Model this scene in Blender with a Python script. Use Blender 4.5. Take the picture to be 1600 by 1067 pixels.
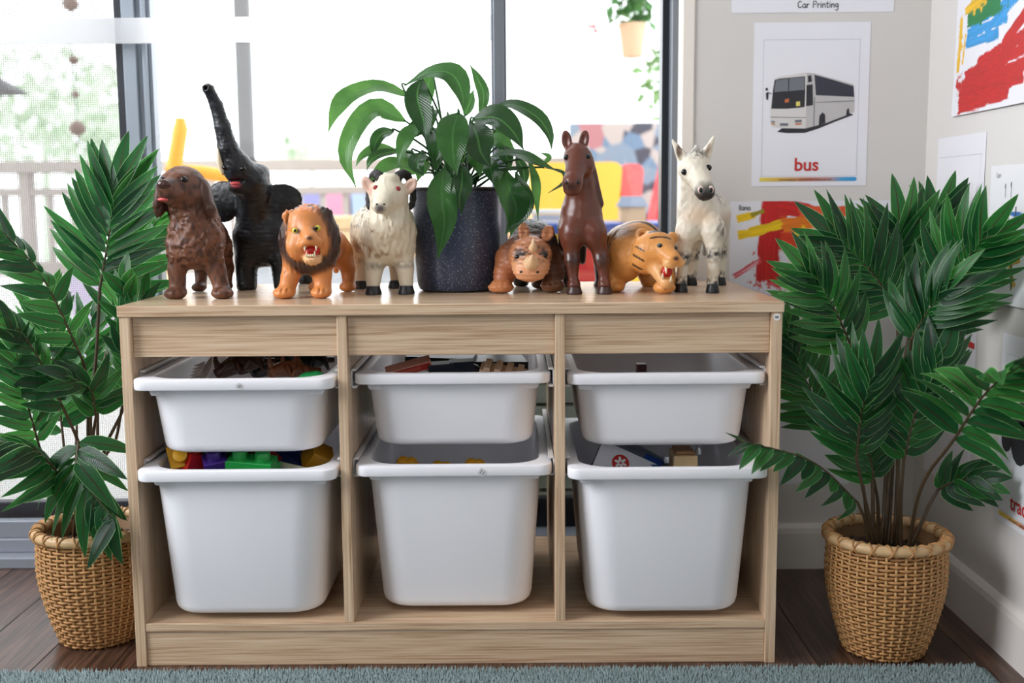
import bpy, bmesh, math, random
import numpy as np
from mathutils import Vector, Matrix, Quaternion

for o in list(bpy.data.objects):
    bpy.data.objects.remove(o, do_unlink=True)
scene = bpy.context.scene
COL = scene.collection
random.seed(7)
RNG = np.random.default_rng(7)

# ------------------------------------------------------------------ camera
CAM = np.array([0.09568, -1.63307, 0.70741])
YAW, PITCH, ROLL, FPX = 0.00274, 0.1246, -0.00788, 1727.33
_cy, _sy, _cp, _sp = math.cos(YAW), math.sin(YAW), math.cos(PITCH), math.sin(PITCH)
C_F = np.array([-_sy * _cp, _cy * _cp, -_sp])
_r = np.array([_cy, _sy, 0.0])
_u = np.cross(_r, C_F)
C_R = _r * math.cos(ROLL) + _u * math.sin(ROLL)
C_U = -_r * math.sin(ROLL) + _u * math.cos(ROLL)
cam_data = bpy.data.cameras.new('camera')
cam_data.sensor_width = 36.0
cam_data.lens = FPX / 1600.0 * 36.0
cam_data.clip_start = 0.05
cam_data.dof.use_dof = True
cam_data.dof.focus_distance = 1.74
cam_data.dof.aperture_fstop = 3.2
cam = bpy.data.objects.new('camera', cam_data)
COL.objects.link(cam)
mw = Matrix(((C_R[0], C_U[0], -C_F[0], CAM[0]),
             (C_R[1], C_U[1], -C_F[1], CAM[1]),
             (C_R[2], C_U[2], -C_F[2], CAM[2]),
             (0, 0, 0, 1)))
cam.matrix_world = mw
scene.camera = cam

# ------------------------------------------------------------------ world, daylight, exposure
world = bpy.data.worlds.new('overcast_sky')
scene.world = world
world.use_nodes = True
bg = world.node_tree.nodes['Background']
bg.inputs['Color'].default_value = (0.95, 0.97, 1.0, 1)
bg.inputs['Strength'].default_value = 3.8

def area_light(name, loc, target, sx, sy, power, color):
    ld = bpy.data.lights.new(name, 'AREA')
    ld.shape = 'RECTANGLE'
    ld.size = sx
    ld.size_y = sy
    ld.energy = power
    ld.color = color
    o = bpy.data.objects.new(name, ld)
    COL.objects.link(o)
    o.location = loc
    d = Vector(target) - Vector(loc)
    o.rotation_euler = d.to_track_quat('-Z', 'Y').to_euler()
    return o

# daylight entering through the left wall's window; the rear lamp is added front fill
area_light('left_window_daylight', (-2.12, -0.85, 1.65), (0.0, -0.45, 0.7), 1.4, 1.2, 64, (0.94, 0.955, 1.0))
area_light('rear_fill_light', (-1.2, -4.34, 1.6), (-0.6, 0.0, 1.0), 1.2, 1.0, 3, (0.94, 0.955, 1.0))

vs = scene.view_settings
vs.view_transform = 'Standard'
vs.look = 'None'
vs.exposure = 0.0
vs.gamma = 1.0
vs.use_curve_mapping = False


def at(x, y, Y=None, Z=None, X=None):
    """photo pixel -> point on the plane Y=, Z= or X= of the room"""
    d = C_F + C_R * (x - 800) / FPX - C_U * (y - 533.5) / FPX
    if Y is not None:
        t = (Y - CAM[1]) / d[1]
    elif Z is not None:
        t = (Z - CAM[2]) / d[2]
    else:
        t = (X - CAM[0]) / d[0]
    return Vector(CAM + d * t)


# ------------------------------------------------------------------ materials
def lin(c):
    out = []
    for v in c[:3]:
        v = v / 255.0
        out.append(v / 12.92 if v <= 0.04045 else ((v + 0.055) / 1.055) ** 2.4)
    return (out[0], out[1], out[2], 1.0)


MATS = {}


def mat(name, col, rough=0.5, metallic=0.0, bump=None, var=None, spec=0.5, coat=0.0, scale=(1, 1, 1), emit=None, sss=0.0):
    """principled; var=(scale, amount) colour variation, bump=(scale, strength, distance)"""
    if name in MATS:
        return MATS[name]
    m = bpy.data.materials.new(name)
    m.use_nodes = True
    nt = m.node_tree
    b = nt.nodes['Principled BSDF']
    c = lin(col)
    b.inputs['Base Color'].default_value = c
    b.inputs['Roughness'].default_value = rough
    b.inputs['Metallic'].default_value = metallic
    b.inputs['Specular IOR Level'].default_value = spec
    b.inputs['Coat Weight'].default_value = coat
    if sss:
        b.inputs['Subsurface Weight'].default_value = sss
        b.inputs['Subsurface Radius'].default_value = (0.01, 0.01, 0.01)
    if emit:
        b.inputs['Emission Color'].default_value = c
        b.inputs['Emission Strength'].default_value = emit
    if var or bump:
        tc = nt.nodes.new('ShaderNodeTexCoord')
        mp = nt.nodes.new('ShaderNodeMapping')
        mp.inputs['Scale'].default_value = scale
        nt.links.new(tc.outputs['Object'], mp.inputs['Vector'])
    if var:
        n = nt.nodes.new('ShaderNodeTexNoise')
        n.inputs['Scale'].default_value = var[0]
        n.inputs['Detail'].default_value = 4
        nt.links.new(mp.outputs['Vector'], n.inputs['Vector'])
        r = nt.nodes.new('ShaderNodeMix')
        r.data_type = 'RGBA'
        r.inputs[6].default_value = tuple(max(0, v * (1 - var[1])) for v in c[:3]) + (1,)
        r.inputs[7].default_value = tuple(min(1, v * (1 + var[1])) for v in c[:3]) + (1,)
        nt.links.new(n.outputs['Fac'], r.inputs[0])
        nt.links.new(r.outputs[2], b.inputs['Base Color'])
    if bump:
        n2 = nt.nodes.new('ShaderNodeTexNoise')
        n2.inputs['Scale'].default_value = bump[0]
        n2.inputs['Detail'].default_value = 5
        nt.links.new(mp.outputs['Vector'], n2.inputs['Vector'])
        bp = nt.nodes.new('ShaderNodeBump')
        bp.inputs['Strength'].default_value = bump[1]
        bp.inputs['Distance'].default_value = bump[2]
        nt.links.new(n2.outputs['Fac'], bp.inputs['Height'])
        nt.links.new(bp.outputs['Normal'], b.inputs['Normal'])
    MATS[name] = m
    return m


def vcol_mat(name, rough=0.5, bump=None, spec=0.5, coat=0.0, scale=(1, 1, 1), attr='Col'):
    if name in MATS:
        return MATS[name]
    m = mat(name, (128, 128, 128), rough, bump=bump, spec=spec, coat=coat, scale=scale)
    nt = m.node_tree
    a = nt.nodes.new('ShaderNodeAttribute')
    a.attribute_name = attr
    nt.links.new(a.outputs['Color'], nt.nodes['Principled BSDF'].inputs['Base Color'])
    return m


def ramp(nt, stops):
    r = nt.nodes.new('ShaderNodeValToRGB')
    el = r.color_ramp.elements
    while len(el) < len(stops):
        el.new(0.5)
    for e, (p, c) in zip(el, stops):
        e.position = p
        e.color = lin(c)
    return r


def wood_mat(name, axis, stops, rough, fine=1.0, offset=0.0, bumpd=0.0006, objrand=False):
    """grain runs along `axis` (0 x, 1 y, 2 z) of the object's coordinates"""
    m = bpy.data.materials.new(name)
    m.use_nodes = True
    nt = m.node_tree
    b = nt.nodes['Principled BSDF']
    b.inputs['Roughness'].default_value = rough
    tc = nt.nodes.new('ShaderNodeTexCoord')
    vec = tc.outputs['Object']
    if objrand:
        oi = nt.nodes.new('ShaderNodeObjectInfo')
        mu = nt.nodes.new('ShaderNodeVectorMath')
        mu.operation = 'MULTIPLY_ADD'
        cb = nt.nodes.new('ShaderNodeCombineXYZ')
        for i in range(3):
            nt.links.new(oi.outputs['Random'], cb.inputs[i])
        nt.links.new(cb.outputs[0], mu.inputs[0])
        mu.inputs[1].default_value = (13, 17, 11)
        nt.links.new(vec, mu.inputs[2])
        vec = mu.outputs[0]
    sc = [46.0 * fine] * 3
    sc[axis] = 2.2
    mp = nt.nodes.new('ShaderNodeMapping')
    mp.inputs['Scale'].default_value = sc
    mp.inputs['Location'].default_value = (offset, offset * 1.7, offset * 0.6)
    nt.links.new(vec, mp.inputs['Vector'])
    n1 = nt.nodes.new('ShaderNodeTexNoise')
    n1.inputs['Scale'].default_value = 1.0
    n1.inputs['Detail'].default_value = 3
    n1.inputs['Distortion'].default_value = 1.2
    nt.links.new(mp.outputs[0], n1.inputs['Vector'])
    sc2 = [430.0 * fine] * 3
    sc2[axis] = 8.0
    mp2 = nt.nodes.new('ShaderNodeMapping')
    mp2.inputs['Scale'].default_value = sc2
    nt.links.new(vec, mp2.inputs['Vector'])
    n2 = nt.nodes.new('ShaderNodeTexNoise')
    n2.inputs['Scale'].default_value = 1.0
    n2.inputs['Detail'].default_value = 4
    nt.links.new(mp2.outputs[0], n2.inputs['Vector'])
    mx = nt.nodes.new('ShaderNodeMath')
    mx.operation = 'MULTIPLY_ADD'
    nt.links.new(n2.outputs['Fac'], mx.inputs[0])
    mx.inputs[1].default_value = 1.05
    ml = nt.nodes.new('ShaderNodeMath')
    ml.operation = 'MULTIPLY_ADD'
    nt.links.new(n1.outputs['Fac'], ml.inputs[0])
    ml.inputs[1].default_value = 0.50
    ml.inputs[2].default_value = -0.28
    nt.links.new(ml.outputs[0], mx.inputs[2])
    rp = ramp(nt, stops)
    nt.links.new(mx.outputs[0], rp.inputs[0])
    nt.links.new(rp.outputs[0], b.inputs['Base Color'])
    bp = nt.nodes.new('ShaderNodeBump')
    bp.inputs['Strength'].default_value = 0.35
    bp.inputs['Distance'].default_value = bumpd
    nt.links.new(n2.outputs['Fac'], bp.inputs['Height'])
    nt.links.new(bp.outputs[0], b.inputs['Normal'])
    MATS[name] = m
    return m


def glass_mat(name, tint=(1, 1, 1, 1), refl=0.06):
    m = bpy.data.materials.new(name)
    m.use_nodes = True
    nt = m.node_tree
    nt.nodes.remove(nt.nodes['Principled BSDF'])
    out = nt.nodes['Material Output']
    t = nt.nodes.new('ShaderNodeBsdfTransparent')
    t.inputs[0].default_value = tint
    g = nt.nodes.new('ShaderNodeBsdfGlossy')
    g.inputs['Roughness'].default_value = 0.02
    mx = nt.nodes.new('ShaderNodeMixShader')
    mx.inputs[0].default_value = refl
    nt.links.new(t.outputs[0], mx.inputs[1])
    nt.links.new(g.outputs[0], mx.inputs[2])
    nt.links.new(mx.outputs[0], out.inputs[0])
    MATS[name] = m
    return m


def leaf_mat(name, stops, rough, transl, rib, edge=None, edge_w=0.93):
    """UV.x runs along the leaf, UV.y across it (0.5 = midrib)"""
    m = bpy.data.materials.new(name)
    m.use_nodes = True
    nt = m.node_tree
    b = nt.nodes['Principled BSDF']
    b.inputs['Roughness'].default_value = rough
    uv = nt.nodes.new('ShaderNodeUVMap')
    uv.uv_map = 'UVMap'
    sp = nt.nodes.new('ShaderNodeSeparateXYZ')
    nt.links.new(uv.outputs[0], sp.inputs[0])
    oi = nt.nodes.new('ShaderNodeObjectInfo')
    tc = nt.nodes.new('ShaderNodeTexCoord')
    n = nt.nodes.new('ShaderNodeTexNoise')
    n.inputs['Scale'].default_value = 26
    n.inputs['Detail'].default_value = 3
    nt.links.new(tc.outputs['Object'], n.inputs['Vector'])
    ad = nt.nodes.new('ShaderNodeMath')
    ad.operation = 'MULTIPLY_ADD'
    nt.links.new(oi.outputs['Random'], ad.inputs[0])
    ad.inputs[1].default_value = 0.55
    sb = nt.nodes.new('ShaderNodeMath')
    sb.operation = 'MULTIPLY'
    nt.links.new(n.outputs['Fac'], sb.inputs[0])
    sb.inputs[1].default_value = 0.45
    nt.links.new(sb.outputs[0], ad.inputs[2])
    rp = ramp(nt, stops)
    nt.links.new(ad.outputs[0], rp.inputs[0])
    # distance from the midrib 0..1
    d = nt.nodes.new('ShaderNodeMath')
    d.operation = 'SUBTRACT'
    nt.links.new(sp.outputs[1], d.inputs[0])
    d.inputs[1].default_value = 0.5
    ab = nt.nodes.new('ShaderNodeMath')
    ab.operation = 'ABSOLUTE'
    nt.links.new(d.outputs[0], ab.inputs[0])
    lt = nt.nodes.new('ShaderNodeMath')
    lt.operation = 'LESS_THAN'
    nt.links.new(ab.outputs[0], lt.inputs[0])
    lt.inputs[1].default_value = 0.035
    mx = nt.nodes.new('ShaderNodeMix')
    mx.data_type = 'RGBA'
    nt.links.new(lt.outputs[0], mx.inputs[0])
    nt.links.new(rp.outputs[0], mx.inputs[6])
    mx.inputs[7].default_value = lin(rib)
    colout = mx.outputs[2]
    if edge:
        gt = nt.nodes.new('ShaderNodeMath')
        gt.operation = 'GREATER_THAN'
        nt.links.new(ab.outputs[0], gt.inputs[0])
        gt.inputs[1].default_value = edge_w * 0.5
        m2 = nt.nodes.new('ShaderNodeMix')
        m2.data_type = 'RGBA'
        nt.links.new(gt.outputs[0], m2.inputs[0])
        nt.links.new(colout, m2.inputs[6])
        m2.inputs[7].default_value = lin(edge)
        colout = m2.outputs[2]
    nt.links.new(colout, b.inputs['Base Color'])
    # fine side veins
    wv = nt.nodes.new('ShaderNodeMath')
    wv.operation = 'MULTIPLY_ADD'
    nt.links.new(sp.outputs[0], wv.inputs[0])
    wv.inputs[1].default_value = 150
    w2 = nt.nodes.new('ShaderNodeMath')
    w2.operation = 'MULTIPLY'
    nt.links.new(ab.outputs[0], w2.inputs[0])
    w2.inputs[1].default_value = -60
    nt.links.new(w2.outputs[0], wv.inputs[2])
    sn = nt.nodes.new('ShaderNodeMath')
    sn.operation = 'SINE'
    nt.links.new(wv.outputs[0], sn.inputs[0])
    bp = nt.nodes.new('ShaderNodeBump')
    bp.inputs['Strength'].default_value = 0.25
    bp.inputs['Distance'].default_value = 0.0006
    nt.links.new(sn.outputs[0], bp.inputs['Height'])
    nt.links.new(bp.outputs[0], b.inputs['Normal'])
    tr = nt.nodes.new('ShaderNodeBsdfTranslucent')
    hs = nt.nodes.new('ShaderNodeHueSaturation')
    hs.inputs['Value'].default_value = 3.6
    hs.inputs['Hue'].default_value = 0.465
    hs.inputs['Saturation'].default_value = 0.92
    nt.links.new(colout, hs.inputs['Color'])
    nt.links.new(hs.outputs[0], tr.inputs[0])
    ms = nt.nodes.new('ShaderNodeMixShader')
    ms.inputs[0].default_value = transl
    nt.links.new(b.outputs[0], ms.inputs[1])
    nt.links.new(tr.outputs[0], ms.inputs[2])
    nt.links.new(ms.outputs[0], nt.nodes['Material Output'].inputs[0])
    MATS[name] = m
    return m


# ------------------------------------------------------------------ object helpers
def link(o, parent=None):
    COL.objects.link(o)
    if parent is not None:
        o.parent = parent
    return o


def tag(o, label=None, cat=None, group=None, kind=None):
    if label:
        o['label'] = label
    if cat:
        o['category'] = cat
    if group:
        o['group'] = group
    if kind:
        o['kind'] = kind
    return o


def empty(name, loc=(0, 0, 0), label=None, cat=None, group=None, rz=0.0):
    o = bpy.data.objects.new(name, None)
    o.empty_display_size = 0.02
    link(o)
    o.location = loc
    o.rotation_euler = (0, 0, rz)
    return tag(o, label, cat, group)


def rel(parent):
    """offset of a parent Empty, so that parts can be written in room coordinates"""
    return Vector(parent.location) if parent is not None else Vector((0, 0, 0))


class MB:
    """mesh builder: collects shapes, build() links them as one mesh object"""

    def __init__(self):
        self.v = []
        self.f = []
        self.uv = []

    def add(self, verts, faces):
        n = len(self.v)
        self.v += [tuple(p) for p in verts]
        self.f += [tuple(i + n for i in f) for f in faces]
        return self

    def box(self, x0, x1, y0, y1, z0, z1, M=None):
        vs_ = [Vector(p) for p in ((x0, y0, z0), (x1, y0, z0), (x1, y1, z0), (x0, y1, z0),
                                   (x0, y0, z1), (x1, y0, z1), (x1, y1, z1), (x0, y1, z1))]
        if M is not None:
            vs_ = [M @ p for p in vs_]
        return self.add(vs_, [(0, 3, 2, 1), (4, 5, 6, 7), (0, 1, 5, 4), (1, 2, 6, 5), (2, 3, 7, 6), (3, 0, 4, 7)])

    def tube(self, pts, radii, n=8, caps=True, flat=1.0):
        pts = [Vector(p) for p in pts]
        if not isinstance(radii, (list, tuple)):
            radii = [radii] * len(pts)
        rings = []
        prev = None
        for i, p in enumerate(pts):
            a = pts[max(0, i - 1)]
            b = pts[min(len(pts) - 1, i + 1)]
            t = (b - a).normalized()
            if prev is None:
                up = Vector((0, 0, 1)) if abs(t.z) < 0.9 else Vector((1, 0, 0))
                x = t.cross(up).normalized()
            else:
                x = (prev - t * prev.dot(t)).normalized()
            prev = x
            y = t.cross(x)
            rings.append([p + (x * math.cos(2 * math.pi * k / n) + y * math.sin(2 * math.pi * k / n) * flat) * radii[i] for k in range(n)])
        vs_ = [q for r in rings for q in r]
        fs = []
        for i in range(len(rings) - 1):
            for k in range(n):
                a, b = i * n + k, i * n + (k + 1) % n
                fs.append((a, b, b + n, a + n))
        if caps:
            fs.append(tuple(range(n - 1, -1, -1)))
            fs.append(tuple((len(rings) - 1) * n + k for k in range(n)))
        return self.add(vs_, fs)

    def lathe(self, prof, c=(0, 0, 0), n=40):
        """prof: list of (radius, z); r=0 closes"""
        c = Vector(c)
        base = len(self.v)
        idx = []
        for r, z in prof:
            if r <= 1e-6:
                self.v.append((c.x, c.y, c.z + z))
                idx.append([len(self.v) - 1] * n)
            else:
                row = []
                for k in range(n):
                    a = 2 * math.pi * k / n
                    self.v.append((c.x + r * math.cos(a), c.y + r * math.sin(a), c.z + z))
                    row.append(len(self.v) - 1)
                idx.append(row)
        for i in range(len(idx) - 1):
            for k in range(n):
                q = [idx[i][k], idx[i][(k + 1) % n], idx[i + 1][(k + 1) % n], idx[i + 1][k]]
                u = []
                for w in q:
                    if w not in u:
                        u.append(w)
                if len(u) > 2:
                    self.f.append(tuple(u))
        return self

    def loft(self, loops, close_ends=True):
        n = len(loops[0])
        vs_ = [p for l in loops for p in l]
        fs = []
        for i in range(len(loops) - 1):
            for k in range(n):
                a, b = i * n + k, i * n + (k + 1) % n
                fs.append((a, b, b + n, a + n))
        if close_ends:
            fs.append(tuple(range(n - 1, -1, -1)))
            fs.append(tuple((len(loops) - 1) * n + k for k in range(n)))
        return self.add(vs_, fs)

    def prism(self, poly, y0, y1):
        """polygon of (x, z), extruded along y"""
        n = len(poly)
        vs_ = [(p[0], y0, p[1]) for p in poly] + [(p[0], y1, p[1]) for p in poly]
        fs = [tuple(range(n)), tuple(range(2 * n - 1, n - 1, -1))]
        for k in range(n):
            fs.append((k, n + k, n + (k + 1) % n, (k + 1) % n))
        return self.add(vs_, fs)

    def ball(self, c, r, n=14, m=9):
        if not isinstance(r, (list, tuple)):
            r = (r, r, r)
        c = Vector(c)
        prof = [(math.sin(math.pi * i / m), -math.cos(math.pi * i / m)) for i in range(m + 1)]
        t = MB().lathe(prof, (0, 0, 0), n)
        return self.add([(c.x + p[0] * r[0], c.y + p[1] * r[1], c.z + p[2] * r[2]) for p in t.v], t.f)

    def mesh(self, name, smooth=False, off=None, bevel=0.0, seg=2):
        me = bpy.data.meshes.new(name)
        vv = self.v
        if off is not None:
            vv = [(p[0] - off[0], p[1] - off[1], p[2] - off[2]) for p in vv]
        me.from_pydata(vv, [], self.f)
        bm = bmesh.new()
        bm.from_mesh(me)
        bmesh.ops.recalc_face_normals(bm, faces=bm.faces)
        if bevel > 0:
            ed = [e for e in bm.edges if len(e.link_faces) == 2 and e.calc_face_angle(0) > 0.6]
            bmesh.ops.bevel(bm, geom=ed, offset=bevel, segments=seg, affect='EDGES', profile=0.5, clamp_overlap=True)
        bm.to_mesh(me)
        bm.free()
        if smooth:
            me.polygons.foreach_set('use_smooth', [True] * len(me.polygons))
            if smooth == 'auto':
                me.set_sharp_from_angle(angle=math.radians(38))
        me.update()
        return me

    def build(self, name, material, parent=None, smooth=False, bevel=0.0, world=True, seg=2):
        off = rel(parent) if (world and parent is not None and parent.parent is None) else None
        if world and parent is not None and parent.parent is not None:
            off = rel(parent.parent) + rel(parent)
        me = self.mesh(name, smooth, off, bevel, seg)
        o = bpy.data.objects.new(name, me)
        if material is not None:
            me.materials.append(material)
        return link(o, parent)


def struct(o, label=None):
    o['kind'] = 'structure'
    if label:
        o['label'] = label
    return o


def lbox(name, material, parent, x0, x1, y0, y1, z0, z1, bevel=0.0):
    return MB().box(x0, x1, y0, y1, z0, z1).build(name, material, parent, bevel=bevel)


def solo(mb, name, material, label, cat, group=None, smooth=False, bevel=0.0, origin=None):
    """a thing that is one mesh, its origin at its own base"""
    vs_ = np.array(mb.v)
    if origin is None:
        origin = Vector(((vs_[:, 0].min() + vs_[:, 0].max()) / 2, (vs_[:, 1].min() + vs_[:, 1].max()) / 2, vs_[:, 2].min()))
    me = mb.mesh(name, smooth, origin, bevel)
    me.materials.append(material)
    o = bpy.data.objects.new(name, me)
    o.location = origin
    link(o)
    return tag(o, label, cat, group)


def bez(pts, n):
    """Catmull-Rom through the points, n samples"""
    P = [Vector(p) for p in pts]
    if len(P) == 2:
        return [P[0].lerp(P[1], i / (n - 1)) for i in range(n)]
    E = [P[0] * 2 - P[1]] + P + [P[-1] * 2 - P[-2]]
    out = []
    m = len(P) - 1
    for i in range(n):
        t = i / (n - 1) * m
        k = min(int(t), m - 1)
        u = t - k
        a, b, c, d = E[k], E[k + 1], E[k + 2], E[k + 3]
        out.append(0.5 * ((2 * b) + (c - a) * u + (2 * a - 5 * b + 4 * c - d) * u * u + (3 * b - a - 3 * c + d) * u ** 3))
    return out


FONT_CACHE = {}


def text_mesh(txt, size, bold=0.0, align='CENTER'):
    cu = bpy.data.curves.new('lettering', 'FONT')
    cu.body = txt
    cu.size = size
    cu.align_x = align
    cu.offset = bold
    cu.resolution_u = 3
    ob = bpy.data.objects.new('lettering', cu)
    COL.objects.link(ob)
    dg = bpy.context.evaluated_depsgraph_get()
    me = bpy.data.meshes.new_from_object(ob.evaluated_get(dg))
    bpy.data.objects.remove(ob, do_unlink=True)
    bpy.data.curves.remove(cu)
    me.name = 'lettering'
    return me


def add_text(name, txt, size, material, parent, M, bold=0.0, align='CENTER'):
    me = text_mesh(txt, size, bold, align)
    me.transform(M)
    me.materials.clear()
    me.materials.append(material)
    o = bpy.data.objects.new(name, me)
    return link(o, parent)
# ================================================================== the setting
m_wall = mat('wall_paint', (214, 211, 208), 0.7, bump=(60, 0.12, 0.002), var=(3, 0.03))
m_ceil = mat('ceiling_paint', (206, 203, 198), 0.8)
m_base = mat('baseboard_paint', (222, 217, 212), 0.45, bump=(40, 0.1, 0.001))
m_alu = mat('grey_aluminium', (120, 126, 134), 0.35, metallic=0.35)
m_alu_dark = mat('dark_aluminium', (42, 46, 54), 0.35, metallic=0.3)
m_jamb = mat('jamb_paint', (236, 229, 220), 0.5)
m_glass = glass_mat('window_glass', (0.97, 0.98, 0.98, 1), 0.05)
m_floor = wood_mat('dark_vinyl_plank', 1, [(0.2, (38, 26, 20)), (0.45, (66, 46, 36)), (0.62, (92, 66, 52)), (0.85, (120, 90, 72))], 0.32, 0.55, objrand=True)

XR, YB = 0.862, 0.45          # right wall and back wall faces
XL, YF, ZC = -2.2, -4.4, 2.6  # left wall, rear wall, ceiling

fl = MB().box(XL - .1, XR + .1, YF - .1, 0.60, -0.06, -0.004).build('floor', mat('subfloor', (60, 42, 33), 0.6))
struct(fl)
plank_meshes = {}
k = 0
for i, x0 in enumerate(np.arange(-1.62, XR, 0.121)):
    st = [-0.31, -0.83, -0.57, -0.05][i % 4]
    cuts = [c for c in np.arange(st - 2.4, 1.2, 1.2)]
    for y0 in cuts:
        a, b = max(y0, -2.3), min(y0 + 1.2, 0.575)
        if b - a < 0.03:
            continue
        x1 = min(x0 + 0.1203, XR + 0.02)
        p = MB().box(x0, x1, a, b - 0.0007, -0.006, 0.0)
        p.build('floor_plank', m_floor, fl, bevel=0.0007, seg=1)

struct(MB().box(XL - .1, XR + .1, YF - .1, 0.7, ZC, ZC + .08).build('ceiling', m_ceil))
struct(MB().box(XR, XR + .1, YF - .1, 0.7, 0, ZC).build('wall_right', m_wall))
wb = MB().box(0.429, XR, YB, YB + .15, 0, ZC)
wb.box(XL - .1, -1.75, YB, YB + .15, 0, ZC)
wb.box(-1.75, 0.429, YB, YB + .15, 2.15, ZC)
struct(wb.build('wall_back', m_wall))
wl = MB().box(XL - .1, XL, YF, 0.45, 0, 1.0).box(XL - .1, XL, YF, 0.45, 2.3, ZC)
wl.box(XL - .1, XL, YF, -1.6, 1.0, 2.3).box(XL - .1, XL, -.1, .45, 1.0, 2.3)
m_far = mat('far_wall_bounce_grey', (128, 120, 112), 0.7)  # unseen left and rear walls, greyed to cut the light they bounce
struct(wl.build('wall_left', m_far))
wf = MB().box(XL, XR, YF - .1, YF, 0, 1.0).box(XL, XR, YF - .1, YF, 2.2, ZC)
wf.box(XL, -1.9, YF - .1, YF, 1.0, 2.2).box(-.5, XR, YF - .1, YF, 1.0, 2.2)
struct(wf.build('wall_front', m_far))


def baseboard(name, a, b, n):
    """moulded board with a rounded top; a->b along the wall, n into the room"""
    a, b, n = Vector(a), Vector(b), Vector(n)
    prof = [(0, 0), (0.0125, 0), (0.0125, 0.070), (0.0105, 0.080), (0.005, 0.087), (0, 0.088)]
    mb = MB()
    l0 = [a + n * p[0] + Vector((0, 0, p[1])) for p in prof]
    l1 = [b + n * p[0] + Vector((0, 0, p[1])) for p in prof]
    mb.loft([l0, l1])
    struct(mb.build(name, m_base))


baseboard('baseboard_back', (0.429, YB, 0), (XR, YB, 0), (0, -1, 0))
baseboard('baseboard_right', (XR, YB, 0), (XR, -3.5, 0), (-1, 0, 0))
struct(MB().box(0.407, 0.4295, YB - .004, YB + .16, 0, 2.15).build('trim_1', m_jamb, bevel=0.002))

# ---- sliding glass door: sill track, outer fixed lights with frames, front sliding leaf
d1 = empty('door_1', (-0.6, 0.53, 0))
struct(d1)
m_sill = mat('sill_grey', (140, 146, 156), 0.4, metallic=0.2)
lbox('sill', m_sill, d1, -1.75, 0.407, 0.470, 0.62, 0.0, 0.022, 0.002)
lbox('sill_step', m_sill, d1, -1.75, 0.407, 0.505, 0.60, 0.022, 0.050, 0.002)
lbox('bottom_rail', m_sill, d1, -1.75, 0.06, 0.512, 0.535, 0.050, 0.085, 0.002)
lbox('bottom_rail', m_alu_dark, d1, -1.75, 0.407, 0.565, 0.590, 0.050, 0.110, 0.002)
lbox('head_rail', m_alu, d1, -1.75, 0.407, 0.50, 0.60, 2.08, 2.15, 0.002)
# outer frame between the screen and the fixed pane
lbox('stile', m_alu_dark, d1, -0.676, -0.655, 0.565, 0.590, 0.05, 2.08, 0.001)
fr = MB().box(-0.655, -0.630, 0.545, 0.590, 0.05, 2.08).box(-0.630, -0.619, 0.556, 0.590, 0.05, 2.08)
fr.box(-0.619, -0.611, 0.549, 0.590, 0.05, 2.08).box(-0.611, -0.604, 0.560, 0.590, 0.05, 2.08)
fr.build('stile', mat('blue_grey_aluminium', (164, 172, 184), 0.35, metallic=0.15), d1, bevel=0.0012)
# front leaf: right stile
sb = MB().box(0.0545, 0.0835, 0.500, 0.530, 0.05, 2.08).box(0.059, 0.079, 0.494, 0.501, 0.05, 2.08)
sb.build('stile', m_alu, d1, bevel=0.0015)
# right hand frame beside the jamb: dark inner strip, grey outer strip
lbox('stile', m_alu_dark, d1, 0.383, 0.396, 0.545, 0.590, 0.05, 2.08, 0.001)
lbox('stile', m_alu, d1, 0.396, 0.4075, 0.500, 0.590, 0.05, 2.08, 0.001)
lbox('pane', m_glass, d1, 0.0795, 0.385, 0.575, 0.579, 0.10, 2.08)
lbox('pane', m_glass, d1, -1.75, 0.0545, 0.516, 0.520, 0.085, 2.08)

# frosted safety band across the front leaf
mf = bpy.data.materials.new('frosted_film')
mf.use_nodes = True
nt = mf.node_tree
b_ = nt.nodes['Principled BSDF']
b_.inputs['Base Color'].default_value = lin((225, 226, 228))
b_.inputs['Roughness'].default_value = 0.6
tl = nt.nodes.new('ShaderNodeBsdfTranslucent')
tl.inputs[0].default_value = (0.9, 0.9, 0.91, 1)
tp = nt.nodes.new('ShaderNodeBsdfTransparent')
m1 = nt.nodes.new('ShaderNodeMixShader')
m1.inputs[0].default_value = 0.75
nt.links.new(b_.outputs[0], m1.inputs[1])
nt.links.new(tl.outputs[0], m1.inputs[2])
m2 = nt.nodes.new('ShaderNodeMixShader')
m2.inputs[0].default_value = 0.30
nt.links.new(m1.outputs[0], m2.inputs[1])
nt.links.new(tp.outputs[0], m2.inputs[2])
nt.links.new(m2.outputs[0], nt.nodes['Material Output'].inputs[0])
lbox('frosted_band', mf, d1, -1.75, 0.0545, 0.5130, 0.5150, 1.013, 1.060)

# insect screen of the outer left opening: woven mesh too fine to build, so a pattern of holes
ms_ = bpy.data.materials.new('insect_screen')
ms_.use_nodes = True
nt = ms_.node_tree
b_ = nt.nodes['Principled BSDF']
b_.inputs['Base Color'].default_value = lin((120, 118, 120))
b_.inputs['Roughness'].default_value = 0.7
tc = nt.nodes.new('ShaderNodeTexCoord')
sp = nt.nodes.new('ShaderNodeSeparateXYZ')
nt.links.new(tc.outputs['Object'], sp.inputs[0])
hs = []
for ax in (0, 2):
    q = nt.nodes.new('ShaderNodeMath')
    q.operation = 'MULTIPLY'
    nt.links.new(sp.outputs[ax], q.inputs[0])
    q.inputs[1].default_value = 1 / 0.0042
    w = nt.nodes.new('ShaderNodeMath')
    w.operation = 'FRACT'
    nt.links.new(q.outputs[0], w.inputs[0])
    g = nt.nodes.new('ShaderNodeMath')
    g.operation = 'LESS_THAN'
    nt.links.new(w.outputs[0], g.inputs[0])
    g.inputs[1].default_value = 0.22
    hs.append(g)
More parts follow.
